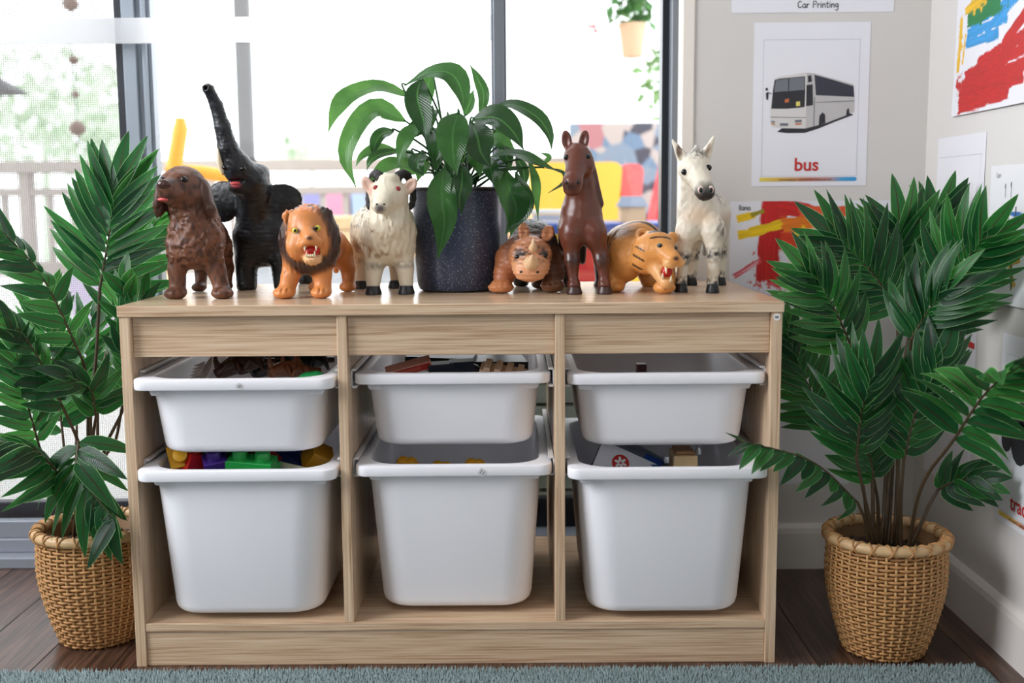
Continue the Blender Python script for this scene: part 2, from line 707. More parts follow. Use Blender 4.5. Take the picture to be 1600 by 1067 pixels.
mxm = nt.nodes.new('ShaderNodeMath')
mxm.operation = 'MAXIMUM'
nt.links.new(hs[0].outputs[0], mxm.inputs[0])
nt.links.new(hs[1].outputs[0], mxm.inputs[1])
tp = nt.nodes.new('ShaderNodeBsdfTransparent')
mm = nt.nodes.new('ShaderNodeMixShader')
nt.links.new(mxm.outputs[0], mm.inputs[0])
nt.links.new(tp.outputs[0], mm.inputs[1])
nt.links.new(b_.outputs[0], mm.inputs[2])
nt.links.new(mm.outputs[0], nt.nodes['Material Output'].inputs[0])
lbox('insect_screen', ms_, d1, -1.75, -0.676, 0.600, 0.601, 0.05, 2.08)

# ---- rug with a cut pile
rug = MB().box(-1.75, 0.80, -2.4, -0.040, 0.0, 0.0085).build('rug', mat('rug_backing', (104, 118, 120), 0.9, var=(160, 0.4), bump=(300, 1.0, 0.006)), bevel=0.003)
tag(rug, 'teal grey short pile rug lying on the dark floor before the cabinet', 'rug')
xs, ys = np.meshgrid(np.arange(-1.2, 0.79, 0.0036), np.arange(-0.20, -0.037, 0.0036), indexing='ij')
xs2, ys2 = np.meshgrid(np.arange(-1.3, 0.79, 0.0048), np.arange(-0.50, -0.20, 0.0048), indexing='ij')
xs, ys = np.concatenate([xs.ravel(), xs2.ravel()]), np.concatenate([ys.ravel(), ys2.ravel()])
n = len(xs)
xs = xs + RNG.uniform(-.0016, .0016, n)
ys = ys + RNG.uniform(-.0016, .0016, n)
an = RNG.uniform(0, 6.28, n)
hh = RNG.uniform(.005, .0095, n)
lx, ly = RNG.normal(0, .0016, n), RNG.normal(-.0006, .0014, n)
V = np.zeros((n, 4, 3))
for j in range(3):
    V[:, j, 0] = xs + .0026 * np.cos(an + j * 2.094)
    V[:, j, 1] = ys + .0026 * np.sin(an + j * 2.094)
    V[:, j, 2] = .007
V[:, 3, 0] = xs + lx
V[:, 3, 1] = ys + ly
V[:, 3, 2] = .0075 + hh
F = np.array([(0, 1, 3), (1, 2, 3), (2, 0, 3)])
FA = (F[None] + (np.arange(n) * 4)[:, None, None]).reshape(-1, 3)
me = bpy.data.meshes.new('pile')
me.vertices.add(n * 4)
me.vertices.foreach_set('co', V.ravel())
me.loops.add(len(FA) * 3)
me.loops.foreach_set('vertex_index', FA.ravel())
me.polygons.add(len(FA))
me.polygons.foreach_set('loop_start', np.arange(0, len(FA) * 3, 3))
me.polygons.foreach_set('loop_total', np.full(len(FA), 3))
me.update()
me.materials.append(mat('rug_pile', (138, 154, 155), 0.95, var=(160, 0.45), spec=0.1))
pile = link(bpy.data.objects.new('pile', me), rug)
pile['kind'] = 'stuff'
pile['label'] = 'short teal grey tufts'
# ================================================================== storage cabinet and bins
OAK = [(0.16, (150, 118, 92)), (0.34, (186, 154, 124)), (0.50, (208, 180, 150)), (0.70, (220, 196, 168)), (0.92, (232, 212, 188))]
oak_h = wood_mat('oak_laminate_horizontal', 0, OAK, 0.34, 1.0, 3.0)
oak_v = wood_mat('oak_laminate_vertical', 2, OAK, 0.34, 1.0, 8.0)
oak_top = wood_mat('oak_laminate_top', 0, OAK, 0.22, 1.0, 5.0)
cab = empty('toy_storage_cabinet', (0, 0.22, 0), 'light oak storage cabinet with three open bays of white bins', 'cabinet')
T = 0.016
CH, CD, HW = 0.560, 0.44, 0.495
lbox('top_panel', oak_top, cab, -HW, HW, -0.002, CD, CH - 0.0165, CH, 0.0012)
lbox('side_panel', oak_v, cab, -HW + .002, -HW + .002 + T, 0.0, CD, 0.0, CH - .0165, 0.001)
lbox('side_panel', oak_v, cab, HW - .002 - T, HW - .002, 0.0, CD, 0.0, CH - .0165, 0.001)
DIV = [-0.1625, 0.1625]
for dx in DIV:
    lbox('divider', oak_v, cab, dx - .0075, dx + .0075, 0.002, CD - .002, 0.0685, CH - .0165, 0.001)
BAY = [(-HW + .002 + T, DIV[0] - .0075), (DIV[0] + .0075, DIV[1] - .0075), (DIV[1] + .0075, HW - .002 - T)]
for a, b in BAY:
    lbox('front_rail', oak_h, cab, a + .0002, b - .0002, 0.010, 0.025, 0.482, CH - .0166, 0.001)
lbox('bottom_shelf', oak_h, cab, BAY[0][0], BAY[2][1], 0.001, CD, 0.0555, 0.0685, 0.001)
lbox('kick_board', oak_h, cab, BAY[0][0], BAY[2][1], 0.004, 0.019, 0.0, 0.0550, 0.001)

m_rail = mat('rail_plastic', (216, 214, 214), 0.4)
RIM_Z = (0.435, 0.297)
for a, b in BAY:
    for rz in RIM_Z:
        for s, x in ((1, a), (-1, b)):
            mb = MB()
            # C-shaped runner fixed to the board; the bin's rim slides in it
            mb.box(min(x, x + s * .002), max(x, x + s * .002), 0.03, 0.425, rz - .006, rz + .024)
            mb.box(min(x, x + s * .009), max(x, x + s * .009), 0.03, 0.425, rz - .006, rz - .0025)
            mb.box(min(x, x + s * .009), max(x, x + s * .009), 0.03, 0.425, rz + .0205, rz + .024)
            mb.build('runner', m_rail, cab, bevel=0.0006, seg=1)

# number disc on the right hand panel
disc = MB().lathe([(0, 0), (.0052, 0), (.0052, .0004), (0, .0004)], n=28)
Mx = Matrix.Translation((HW - .0105, -0.0002, CH - .0235)) @ Matrix.Rotation(math.radians(90), 4, 'X')
disc.v = [tuple(Mx @ Vector(p)) for p in disc.v]
m_label = mat('label_white', (236, 236, 236), 0.4)
m_sticker = mat('sticker_grey', (206, 206, 208), 0.4)
m_ink = mat('black_ink', (24, 24, 28), 0.6)
m_greyink = mat('grey_ink', (110, 112, 118), 0.6)
dsk = disc.build('number_disc', m_label, cab)
off = Vector(cab.location)
MT = Matrix.Translation(Vector((HW - .0105, -0.0008, CH - .0235)) - off) @ Matrix.Rotation(math.radians(90), 4, 'X') @ Matrix.Rotation(math.radians(90), 4, 'Z') @ Matrix.Translation((0, -.0028, 0))
add_text('numeral', '8', 0.0082, m_ink, dsk, MT, 0.0001)

m_bin = mat('white_bin_plastic', (238, 238, 243), 0.42, sss=0.0, var=(6, 0.015))


def rrect(w, d, r, z, y0, n=7):
    """rounded rectangle centred on x=0, front edge at y0"""
    out = []
    cx, cy = w / 2 - r, d / 2 - r
    for (sx, sy, a0) in ((1, 1, 0), (-1, 1, 90), (-1, -1, 180), (1, -1, 270)):
        for i in range(n + 1):
            a = math.radians(a0 + 90 * i / n)
            out.append((sx * cx + r * math.cos(a), y0 + d / 2 + sy * cy + r * math.sin(a), z))
    return out


def make_bin(name, depth, loc, label, group):
    root = empty(name, loc, label, 'storage bin', group)
    D = 0.40
    H = depth
    # local z=0 is the underside of the bin, rim underside at H-0.017
    zr = H - .017
    wt, wb_ = 0.268, 0.268 - .010 - depth * .085
    dt, db = 0.372, 0.372 - .012 - depth * .09
    rt, rb = 0.052, 0.050
    yo = (D - dt) / 2

    def L(w, d, r, z):
        return rrect(w, d, r, z, yo + (dt - d) / 2)
    mb = MB()
    loops = [L(wb_ - .030, db - .030, rb - .012, .0035), L(wb_ - .012, db - .012, rb - .004, .0075), L(wb_ - .0055, db - .0055, rb - .003, .014),
             L(wt - .005, dt - .005, rt, H - .003),
             L(wt, dt, rt, H - .003), L(wt, dt, rt, zr),
             L(wb_, db, rb, .013), L(wb_ - .004, db - .004, rb - .002, .006), L(wb_ - .011, db - .011, rb - .005, .002), L(wb_ - .022, db - .022, rb - .009, 0)]
    mb.loft(loops)
    body = mb.build('body', m_bin, root, smooth='auto', world=False)
    rim = MB()

    def R(g, z, r=0.020):
        return rrect(0.300 - 2 * g, D - 2 * g, max(r - g, .004), z, g)
    rim.loft([L(wt - .006, dt - .006, rt - .002, H - .010), L(wt - .006, dt - .006, rt - .002, H - .003), L(wt - .003, dt - .003, rt - .001, H - .0006), L(wt + .003, dt + .003, rt + .001, H),
              R(.0035, H), R(.0010, H - .001), R(0, H - .0035), R(0, zr + .003), R(.0008, zr + .0008), R(.003, zr), R(.0055, zr + .0005), R(.0055, H - .006),
              L(wt - .004, dt - .004, rt - .001, H - .010)], close_ends=False)
    rim.build('rim', m_bin, root, smooth='auto', world=False)
    for s in (-1, 1):
        lg = MB()
        x0, x1 = s * .098, s * .136
        poly = [(x0, zr + .002), (x1, zr + .002), (x1 - s * .006, zr - .012), (x0, zr - .012)]
        lg.prism(poly, yo + .006, yo + .05)
        lg.v = [(p[0], p[1] + (.012 if abs(p[0]) > .12 and p[1] < yo + .02 else 0), p[2]) for p in lg.v]
        lg.build('lug', m_bin, root, bevel=0.001, world=False)
    return root


bins = {}
names = ['left', 'middle', 'right']
lab = [('shallow white bin holding brown spiky plastic toys', 'deep white bin filled with coloured building blocks'),
       ('shallow white bin holding dark boxes and wooden train pieces', 'deep white bin with only yellow plastic toys inside'),
       ('shallow white bin almost empty, one dark red block behind its rim', 'deep white bin holding a toy truck and a grey card box')]
front = [(-.020, -.022), (.022, .002), (.006, -.026)]
for i, (a, b) in enumerate(BAY):
    cx = (a + b) / 2
    ox = [(-.001, -.001), (-.0005, .0005), (.0005, .0)][i]
    bins[i, 0] = make_bin('shallow_storage_bin', 0.104 + .013, (cx + ox[0], front[i][0], RIM_Z[0] + .017 - .117), lab[i][0], 'shallow bins in the upper row')
    bins[i, 1] = make_bin('deep_storage_bin', 0.235, (cx + ox[1], front[i][1], RIM_Z[1] + .017 - .235), lab[i][1], 'deep bins in the lower row')


def rim_mark(key, txt, x, size, rot, square):
    r = bins[key]
    H = .117 if key[1] == 0 else .235
    Mx = Matrix.Translation((x, -.0004, H - .0105)) @ Matrix.Rotation(math.radians(90), 4, 'X') @ Matrix.Rotation(math.radians(rot), 4, 'Z')
    st = MB()
    s = square
    if txt == '11':
        st.box(-s, s, -s, s, 0, .0003, Mx)
    else:
        st.lathe([(0, 0), (s, 0), (s, .0003), (0, .0003)], n=20)
        st.v = [tuple(Mx @ Vector(p)) for p in st.v]
    o = st.build('number_sticker', m_sticker, r, world=False)
    add_text('numeral', txt, size, m_ink if txt == '11' else m_greyink, o, Mx @ Matrix.Translation((0, -size * .35, .0006)))


rim_mark((0, 0), '9', 0.012, .0085, -70, .0052)
rim_mark((1, 1), '11', 0.044, .0085, -35, .0052)
# ================================================================== toy animals
# Each body is one continuous surface: an implicit field of blended limbs, polygonised on a grid.
def vnoise3(P, seed=0):
    P = np.asarray(P, float)
    i = np.floor(P).astype(np.int64)
    f = P - i
    f = f * f * (3 - 2 * f)

    def h(a, b, c):
        n = (a * 374761393 + b * 668265263 + c * 2147483647 + seed * 974711) & 0x7fffffff
        n = ((n ^ (n >> 13)) * 1274126177) & 0x7fffffff
        return ((n ^ (n >> 16)) & 0xffff) / 65535.0
    x, y, z = i[..., 0], i[..., 1], i[..., 2]
    out = 0
    for dx in (0, 1):
        for dy in (0, 1):
            for dz in (0, 1):
                w = (f[..., 0] if dx else 1 - f[..., 0]) * (f[..., 1] if dy else 1 - f[..., 1]) * (f[..., 2] if dz else 1 - f[..., 2])
                out = out + w * h(x + dx, y + dy, z + dz)
    return out


class Body:
    """prims in photo pixels: x right, y away from the viewer, z up"""

    def __init__(self, base):
        self.p = []
        self.base = lin(base)[:3]
        self.paint = []
        self.relief = None

    def ell(self, c, r, col=None, k=8, rot=None, sub=False):
        R = None
        if rot is not None:
            R = np.array((Matrix.Rotation(math.radians(rot[2]), 3, 'Z') @ Matrix.Rotation(math.radians(rot[1]), 3, 'Y') @ Matrix.Rotation(math.radians(rot[0]), 3, 'X')).transposed())
        self.p.append(('e', np.array(c, float), np.array(r, float), R, None if col is None else lin(col)[:3], k, sub))
        return self

    def cap(self, a, b, ra, rb, col=None, k=8, sub=False):
        self.p.append(('c', np.array(a, float), np.array(b, float), (ra, rb), None if col is None else lin(col)[:3], k, sub))
        return self

    def chain(self, pts, rad, col=None, k=8):
        for i in range(len(pts) - 1):
            self.cap(pts[i], pts[i + 1], rad[i], rad[i + 1], col, k if i == 0 else 4)
        return self

    def dist(self, q, P):
        if q[0] == 'e':
            d = P - q[1]
            if q[3] is not None:
                d = d @ q[3].T
            k0 = np.sqrt(((d / q[2]) ** 2).sum(-1))
            k1 = np.sqrt(((d / q[2] ** 2) ** 2).sum(-1)) + 1e-9
            return k0 * (k0 - 1) / k1
        a, b = q[1], q[2]
        ba = b - a
        h = np.clip(((P - a) @ ba) / max(ba @ ba, 1e-9), 0, 1)
        d = P - a - h[..., None] * ba
        return np.sqrt((d * d).sum(-1)) - (q[3][0] + (q[3][1] - q[3][0]) * h)

    def bbox(self, q):
        if q[0] == 'e':
            m = max(q[2]) if q[3] is not None else q[2]
            return q[1] - m, q[1] + m
        r = max(q[3])
        return np.minimum(q[1], q[2]) - r, np.maximum(q[1], q[2]) + r

    def field(self, P):
        D = np.full(P.shape[:-1], 60.0)
        for q in self.p:
            d = self.dist(q, P)
            k = q[5]
            if q[6]:
                h = np.clip(0.5 - 0.5 * (D + d) / k, 0, 1)
                D = D + (-d - D) * h + k * h * (1 - h)
            else:
                h = np.clip(0.5 + 0.5 * (D - d) / k, 0, 1)
                D = D + (d - D) * h - k * h * (1 - h)
        return D

    def front(self, x, z, y0=-140, y1=60):
        ys = np.arange(y0, y1, 0.5)
        P = np.stack([np.full_like(ys, x), ys, np.full_like(ys, z)], -1)
        f = self.field(P)
        i = np.argmax(f < 0)
        return ys[i] if f[i] < 0 else 0.0

    def polygonise(self, step):
        lo = np.min([self.bbox(q)[0] for q in self.p if not q[6]], 0) - 4
        hi = np.max([self.bbox(q)[1] for q in self.p if not q[6]], 0) + 4
        n = np.ceil((hi - lo) / step).astype(int) + 1
        ax = [lo[i] + step * np.arange(n[i]) for i in range(3)]
        D = np.full(n, 60.0)
        for q in self.p:
            a, b = self.bbox(q)
            m = q[5] + 3 * step + 2
            s = [slice(max(0, int((a[i] - m - lo[i]) / step)), min(n[i], int((b[i] + m - lo[i]) / step) + 2)) for i in range(3)]
            G = np.stack(np.meshgrid(ax[0][s[0]], ax[1][s[1]], ax[2][s[2]], indexing='ij'), -1)
            d = self.dist(q, G)
            k = q[5]
            sub = D[s[0], s[1], s[2]]
            if q[6]:
                h = np.clip(0.5 - 0.5 * (sub + d) / k, 0, 1)
                D[s[0], s[1], s[2]] = sub + (-d - sub) * h + k * h * (1 - h)
            else:
                h = np.clip(0.5 + 0.5 * (sub - d) / k, 0, 1)
                D[s[0], s[1], s[2]] = sub + (d - sub) * h - k * h * (1 - h)
        # feet stand flat on z = 0
        D = np.maximum(D, -(np.broadcast_to(ax[2], n)) + 0.0)
        if self.relief is not None:
            near = np.abs(D) < 6
            idx = np.nonzero(near)
            P = np.stack([ax[0][idx[0]], ax[1][idx[1]], ax[2][idx[2]]], -1)
            D[near] += self.relief(P)
        return D, lo

    def mesh(self, name, scale, step=2.0):
        D, lo = self.polygonise(step)
        I = D < 0
        nx, ny, nz = D.shape
        cs = [(0, 0, 0), (1, 0, 0), (0, 1, 0), (1, 1, 0), (0, 0, 1), (1, 0, 1), (0, 1, 1), (1, 1, 1)]
        cnt = sum(I[c[0]:nx - 1 + c[0], c[1]:ny - 1 + c[1], c[2]:nz - 1 + c[2]].astype(int) for c in cs)
        act = (cnt > 0) & (cnt < 8)
        cell = np.full(act.shape, -1, np.int64)
        ci = np.argwhere(act)
        cell[act] = np.arange(len(ci))
        val = np.stack([D[ci[:, 0] + c[0], ci[:, 1] + c[1], ci[:, 2] + c[2]] for c in cs], -1)
        acc = np.zeros((len(ci), 3))
        num = np.zeros(len(ci))
        C = np.array(cs, float)
        for a in range(8):
            for b in range(a + 1, 8):
                if np.abs(C[a] - C[b]).sum() != 1:
                    continue
                x = (val[:, a] < 0) != (val[:, b] < 0)
                t = np.where(x, val[:, a] / np.where(np.abs(val[:, a] - val[:, b]) < 1e-9, 1, val[:, a] - val[:, b]), 0)
                acc += np.where(x[:, None], C[a] + t[:, None] * (C[b] - C[a]), 0)
                num += x
        V = (ci + acc / num[:, None]) * step + lo
        quads = []
        for axis in range(3):
            u, w = (axis + 1) % 3, (axis + 2) % 3
            s0 = [slice(1, -1)] * 3
            s0[axis] = slice(0, -1)
            s1 = list(s0)
            s1[axis] = slice(1, None)
            A, B = I[tuple(s0)], I[tuple(s1)]
            for flip, msk in ((False, A & ~B), (True, ~A & B)):
                e = np.argwhere(msk)
                if not len(e):
                    continue
                off = np.ones(3, int)
                off[axis] = 0
                e = e + off
                du = np.zeros(3, int)
                du[u] = 1
                dw = np.zeros(3, int)
                dw[w] = 1
                q = [e - du - dw, e - dw, e, e - du]
                ids = np.stack([cell[k_[:, 0], k_[:, 1], k_[:, 2]] for k_ in q], -1)
                if flip:
                    ids = ids[:, ::-1]
                quads.append(ids)
        Q = np.concatenate(quads)
        Q = Q[(Q >= 0).all(1)]
        # colours
        pr = [q for q in self.p if not q[6]]
        Dm = np.stack([self.dist(q, V) for q in pr], -1)
        W = np.exp(-(Dm - Dm.min(1, keepdims=True)) / 2.2)
        W /= W.sum(1, keepdims=True)
        cc = np.array([q[4] if q[4] is not None else self.base for q in pr])
        col = W @ cc
        for fn, c in self.paint:
            a = np.clip(fn(V), 0, 1)[:, None]
            col = col * (1 - a) + np.array(lin(c)[:3]) * a
        me = bpy.data.meshes.new(name)
        me.vertices.add(len(V))
        me.vertices.foreach_set('co', (V / scale).astype(np.float32).ravel())
        me.loops.add(len(Q) * 4)
        me.loops.foreach_set('vertex_index', Q.astype(np.int32).ravel())
        me.polygons.add(len(Q))
        me.polygons.foreach_set('loop_start', np.arange(0, len(Q) * 4, 4, dtype=np.int32))
        me.polygons.foreach_set('loop_total', np.full(len(Q), 4, np.int32))
        me.update()
        me.validate()
        me.polygons.foreach_set('use_smooth', [True] * len(me.polygons))
        at_ = me.color_attributes.new('Col', 'FLOAT_COLOR', 'POINT')
        at_.data.foreach_set('color', np.concatenate([col, np.ones((len(col), 1))], 1).astype(np.float32).ravel())
        return me


def blob(c, r, soft=4.0):
    c, r = np.array(c, float), np.array(r, float)
    return lambda P: np.clip((1 - np.sqrt((((P - c) / r) ** 2).sum(-1))) * r.min() / soft, 0, 1)


def streak(scale, seed, lo, hi):
    sc = np.array(scale, float)
    return lambda P: np.clip((vnoise3(P / sc, seed) - lo) / (hi - lo), 0, 1)


def both(f, g):
    return lambda P: f(P) * g(P)


def place(name, body, mat_, refx, refy, scale, label, step=2.0):
    g = at(refx, refy, Z=CH)
    root = empty(name, (g.x, g.y, CH + .0004), label, 'toy animal', 'toy animals on the cabinet top')
    me = body.mesh('body', scale, step)
    me.materials.append(mat_)
    link(bpy.data.objects.new('body', me), root)
    return root


def bit(name, root, scale, mb, m_, parent=None, smooth=True):
    mb.v = [(p[0] / scale, p[1] / scale, p[2] / scale) for p in mb.v]
    me = mb.mesh(name, smooth)
    me.materials.append(m_)
    return link(bpy.data.objects.new(name, me), parent or root)


m_eye = mat('eye_black', (14, 12, 12), 0.12)
m_black = mat('toy_black', (20, 18, 18), 0.3)
m_tongue = mat('tongue_pink', (205, 84, 84), 0.35)
m_red = mat('mouth_red', (190, 26, 26), 0.3)
m_tooth = mat('tooth_cream', (240, 226, 196), 0.35)


def eyes(body, root, scale, pts, r, m_, pupil=None, sink=0.45):
    for x, z in pts:
        y = body.front(x, z)
        e = bit('eye', root, scale, MB().ball((x, y + r * sink, z), (r * 1.15, r, r)), m_)
        if pupil:
            bit('pupil', root, scale, MB().ball((x, y + r * sink - r * .72, z), (pupil, pupil * .8, pupil)), m_eye, e)


# ---------------------------------------------------------------- dog
B = Body((108, 68, 48))
S = 965
B.cap((-4, 8, 128), (-3, 14, 96), 36, 40, k=10)
B.cap((-3, 14, 90), (-16, 120, 92), 38, 32, k=16)
B.ell((-3, 2, 72), (33, 26, 27), k=14)
B.ell((-18, 130, 82), (32, 34, 36), k=14)
B.cap((-12, 4, 150), (-17, 0, 172), 29, 26, k=14)
B.ell((-14, -4, 172), (34, 31, 29), k=10)
B.ell((-6, -14, 158), (26, 24, 20), k=10)
B.cap((-18, -24, 168), (-26, -48, 168), 22, 14, k=9)
B.cap((-18, -24, 156), (-24, -44, 156), 19, 12, k=8)
B.ell((-23, -40, 159), (19, 16, 12), k=6)
B.ell((-32, -24, 185), (8, 7, 4), k=8)
B.ell((-14, -28, 186), (10, 9, 5), k=8)
for ex, ez, rt in ((23, 154, -8), (-48, 152, 10)):
    B.ell((ex, -12, ez), (9, 16, 28), (74, 44, 32), k=2.5, rot=(0, rt, 0))  # darker ear colour stands in for the shadow along its edge
B.ell((28, -13, 137), (8.5, 13, 13), (74, 44, 32), k=4)
# legs
B.chain([(-27, 6, 78), (-32, 4, 45), (-32, 2, 14)], [18, 14, 12.5], k=12)
B.ell((-33, -7, 8), (17, 19, 9.5), k=6)
B.chain([(18, 6, 82), (28, 4, 45), (37, 0, 14)], [19, 14.5, 12.5], k=12)
B.ell((40, -9, 8), (17, 19, 9.5), k=6)
B.chain([(-34, 130, 70), (-38, 156, 36), (-37, 146, 12)], [20, 11, 9.5], k=12)
B.ell((-37, 136, 7), (12, 17, 8), k=5)
B.chain([(2, 128, 70), (6, 152, 38), (6, 144, 14)], [20, 12, 10], k=12)
B.ell((6, 132, 9), (14, 18, 9.5), k=5)
B.chain([(-20, 158, 100), (-22, 186, 90), (-20, 206, 96)], [12, 9, 5], k=8)
for px_ in (-33, 40):
    for dx in (-5.5, 5.5):
        B.cap((px_ + dx, -34, 6), (px_ + dx, -20, 15), 1.3, 1.3, k=3, sub=True)
B.cap((-44, -50, 154), (-26, -62, 152), 1.8, 1.8, k=3, sub=True)
B.cap((-26, -62, 152), (0, -44, 152), 1.8, 1.4, k=3, sub=True)
curl = lambda P: (vnoise3(P / np.array((4.0, 5, 8.0)) + vnoise3(P / 12, 5)[..., None] * 4, 1) - .5) * np.where((P[..., 2] > 55) & (P[..., 2] < 142), 6.0, 1.0)
B.relief = curl
B.paint.append((streak((5, 6, 10), 3, .45, .75), (68, 38, 25)))
B.paint.append((both(streak((4, 4, 8), 9, .6, .8), blob((0, 0, 95), (60, 40, 55), 14)), (118, 74, 50)))
B.paint.append((blob((-25, -54, 154), (20, 16, 6), 5), (58, 34, 26)))
B.paint.append((blob((20, 20, 125), (14, 40, 40), 10), (60, 36, 26)))
m_dog = vcol_mat('dog_vinyl', 0.5, bump=(420, 0.35, 0.0008), scale=(1, 1, .5))
r = place('toy_dog', B, m_dog, 310, 466, S, 'brown plastic dog with curly chest and pink tongue, beside the elephant')
eyes(B, r, S, [(-35, 180), (-4, 180)], 5.2, m_eye, sink=.3)
yn = B.front(-27, 172)
bit('nose', r, S, MB().ball((-27, yn + 2, 173), (10.5, 6, 7.5)), mat('dog_nose', (70, 44, 38), 0.22))
yt = B.front(-30, 150)
bit('tongue', r, S, MB().ball((-30, yt + 3, 151), (10, 8, 3.4)), m_tongue)

# ---------------------------------------------------------------- elephant
B = Body((17, 19, 24))
S = 889
B.cap((2, 30, 92), (24, 120, 92), 36, 42, k=16)
B.ell((-1, 20, 80), (38, 34, 46), k=16)
B.cap((-10, 8, 112), (-6, -12, 146), 26, 23, k=14)
B.ell((-5, -12, 160), (26, 27, 24), k=12)
B.cap((-6, -30, 168), (-20, -44, 188), 25, 20, k=12)
B.ell((2, -20, 180), (18, 17, 13), k=8)
B.chain([(-22, -46, 186), (-31, -54, 214), (-37, -58, 246), (-44, -60, 276), (-52, -66, 297)], [20, 15, 11.5, 9.2, 8], k=10)
B.ell((-53, -69, 300), (8.5, 8.5, 7), k=4)
B.cap((-56, -80, 303), (-54, -70, 299), 4.2, 3, k=2, sub=True)
B.ell((-20, -38, 158), (17, 17, 11), k=8)          # lower jaw
B.ell((-22, -58, 167), (14, 12, 3), k=3, sub=True)
# ears: broad thin flaps with a rolled edge
B.ell((-51, 0, 144), (32, 4.5, 24), k=5, rot=(0, 6, -14))
B.ell((-57, 4, 124), (21, 4.5, 20), k=8, rot=(0, 24, -14))
B.ell((32, 0, 138), (34, 5, 25), k=5, rot=(0, -6, 12))
B.ell((40, 4, 116), (22, 4.5, 26), k=8, rot=(0, 14, 12))
B.ell((12, -18, 176), (8, 8, 12), k=6)
# legs
B.chain([(-24, 14, 80), (-25, 8, 45), (-25, 4, 8)], [22, 17, 16], k=14)
B.chain([(22, 14, 88), (30, 8, 48), (33, 4, 8)], [24, 18, 16], k=14)
B.chain([(0, 130, 75), (6, 136, 40), (8, 134, 8)], [24, 17, 16], k=14)
B.chain([(40, 128, 75), (46, 134, 40), (46, 132, 8)], [24, 17, 16], k=14)
B.chain([(20, 164, 110), (24, 178, 80), (24, 180, 55)], [6, 4, 3], k=5)
B.relief = lambda P: 0.35 * np.sin(P[..., 2] * .95 + 3.5 * vnoise3(P / 12, 2)) * (P[..., 2] < 150) * (np.abs(P[..., 0] + 4) < 27) + 0.3 * np.sin(P[..., 2] * 1.2) * (P[..., 2] > 200) + (vnoise3(P / 3.2, 4) - .5) * 1.2
B.paint.append((streak((7, 7, 5), 6, .62, .85), (38, 42, 50)))
B.paint.append((blob((-22, -56, 160), (11, 14, 4), 3), (176, 70, 82)))
m_ele = vcol_mat('elephant_vinyl', 0.36, bump=(520, 0.4, 0.0008))
r = place('toy_elephant', B, m_ele, 410, 453, S, 'black plastic elephant with its long trunk raised high above the others')
eyes(B, r, S, [(-8, 184), (-34, 186)], 4, m_eye, sink=.2)
bit('tusk', r, S, MB().tube(bez([(-38, -52, 178), (-42, -64, 194), (-43, -66, 214)], 7), [4.6, 4.8, 4.4, 4, 3.2, 2.4, 1.2], 10), m_tooth)
bit('tongue', r, S, MB().ball((-22, -50, 163), (9, 10, 3)), m_tongue)

# ---------------------------------------------------------------- lion
B = Body((210, 134, 74))
S = 968
MANE = (52, 32, 26)
B.cap((6, 30, 76), (12, 115, 76), 32, 27, (184, 106, 52), k=14)
B.ell((12, 122, 70), (29, 28, 30), (190, 110, 55), k=12)
B.ell((0, 4, 88), (48, 30, 52), MANE, k=8)
B.ell((3, -4, 66), (36, 26, 30), MANE, k=10)
B.ell((4, -2, 118), (32, 26, 25), MANE, k=10)
B.ell((0, -20, 98), (29, 22, 32), k=5)
B.ell((-2, -22, 118), (24, 18, 20), k=8)
B.cap((4, -36, 104), (11, -52, 92), 12, 11, k=8)
B.ell((3, -50, 84), (10, 9, 8), k=5)
B.ell((19, -50, 86), (10, 9, 8), k=5)
B.ell((-12, -30, 80), (18, 16, 20), k=8)
B.ell((22, -26, 84), (11, 14, 18), k=7)
B.ell((11, -38, 61), (14, 14, 9), (226, 178, 128), k=6)
B.ell((11, -56, 73), (13, 13, 10), k=3, sub=True)
B.ell((-14, -34, 108), (7, 6, 4), k=6)
B.ell((-27, -8, 122), (12, 5, 13), (214, 136, 76), k=4, rot=(0, -18, 0))
B.ell((-28, -13, 121), (7, 4, 8), k=3, sub=True)
B.ell((27, -6, 126), (11, 5, 12), (56, 36, 30), k=4, rot=(0, 18, 0))
B.chain([(-24, 8, 58), (-31, 2, 34), (-36, -2, 14)], [19, 14, 13], k=10)
B.ell((-39, -12, 8.5), (17, 18, 9.5), k=6)
B.chain([(18, 8, 56), (18, 2, 34), (19, -2, 14)], [18, 14, 13], k=10)
B.ell((18, -12, 8.5), (16, 18, 9.5), k=6)
B.chain([(-6, 116, 60), (-10, 134, 34), (-10, 126, 12)], [20, 12, 10.5], k=10)
B.ell((-11, 114, 8), (14, 18, 9), k=5)
B.chain([(30, 116, 62), (38, 134, 36), (40, 126, 12)], [20, 12, 10.5], k=10)
B.ell((40, 114, 8), (14, 18, 9), k=5)
B.chain([(12, 146, 84), (14, 176, 60), (10, 186, 30)], [7, 5, 5], k=6)
for px_ in (-39, 18):
    for dx in (-8, 0, 8):
        B.cap((px_ + dx, -36, 5), (px_ + dx, -20, 16), 1.3, 1.2, k=3, sub=True)
hair = lambda P: (np.sin(P[..., 0] * .9 + 6 * vnoise3(P / np.array((14, 14, 22.)), 3)) * .9 + (vnoise3(P / np.array((3, 3, 9.)), 8) - .5) * 2.6)
B.relief = lambda P: hair(P) * np.where((np.hypot((P[..., 0]) / 27, (P[..., 2] - 96) / 40) > 1.0) & (P[..., 2] > 38) & (P[..., 1] < 40), 1.0, 0.12)
B.paint.append((both(blob((-20, -20, 84), (14, 30, 26), 6), streak((4, 4, 14), 4, .35, .6)), (216, 140, 74)))
B.paint.append((both(blob((2, -16, 136), (20, 24, 18), 6), streak((3.5, 6, 20), 5, .3, .6)), (206, 118, 60)))
B.paint.append((blob((-12, -44, 103), (11, 10, 6), 3), (36, 22, 18)))
B.paint.append((blob((20, -44, 106), (10, 10, 6), 3), (36, 22, 18)))
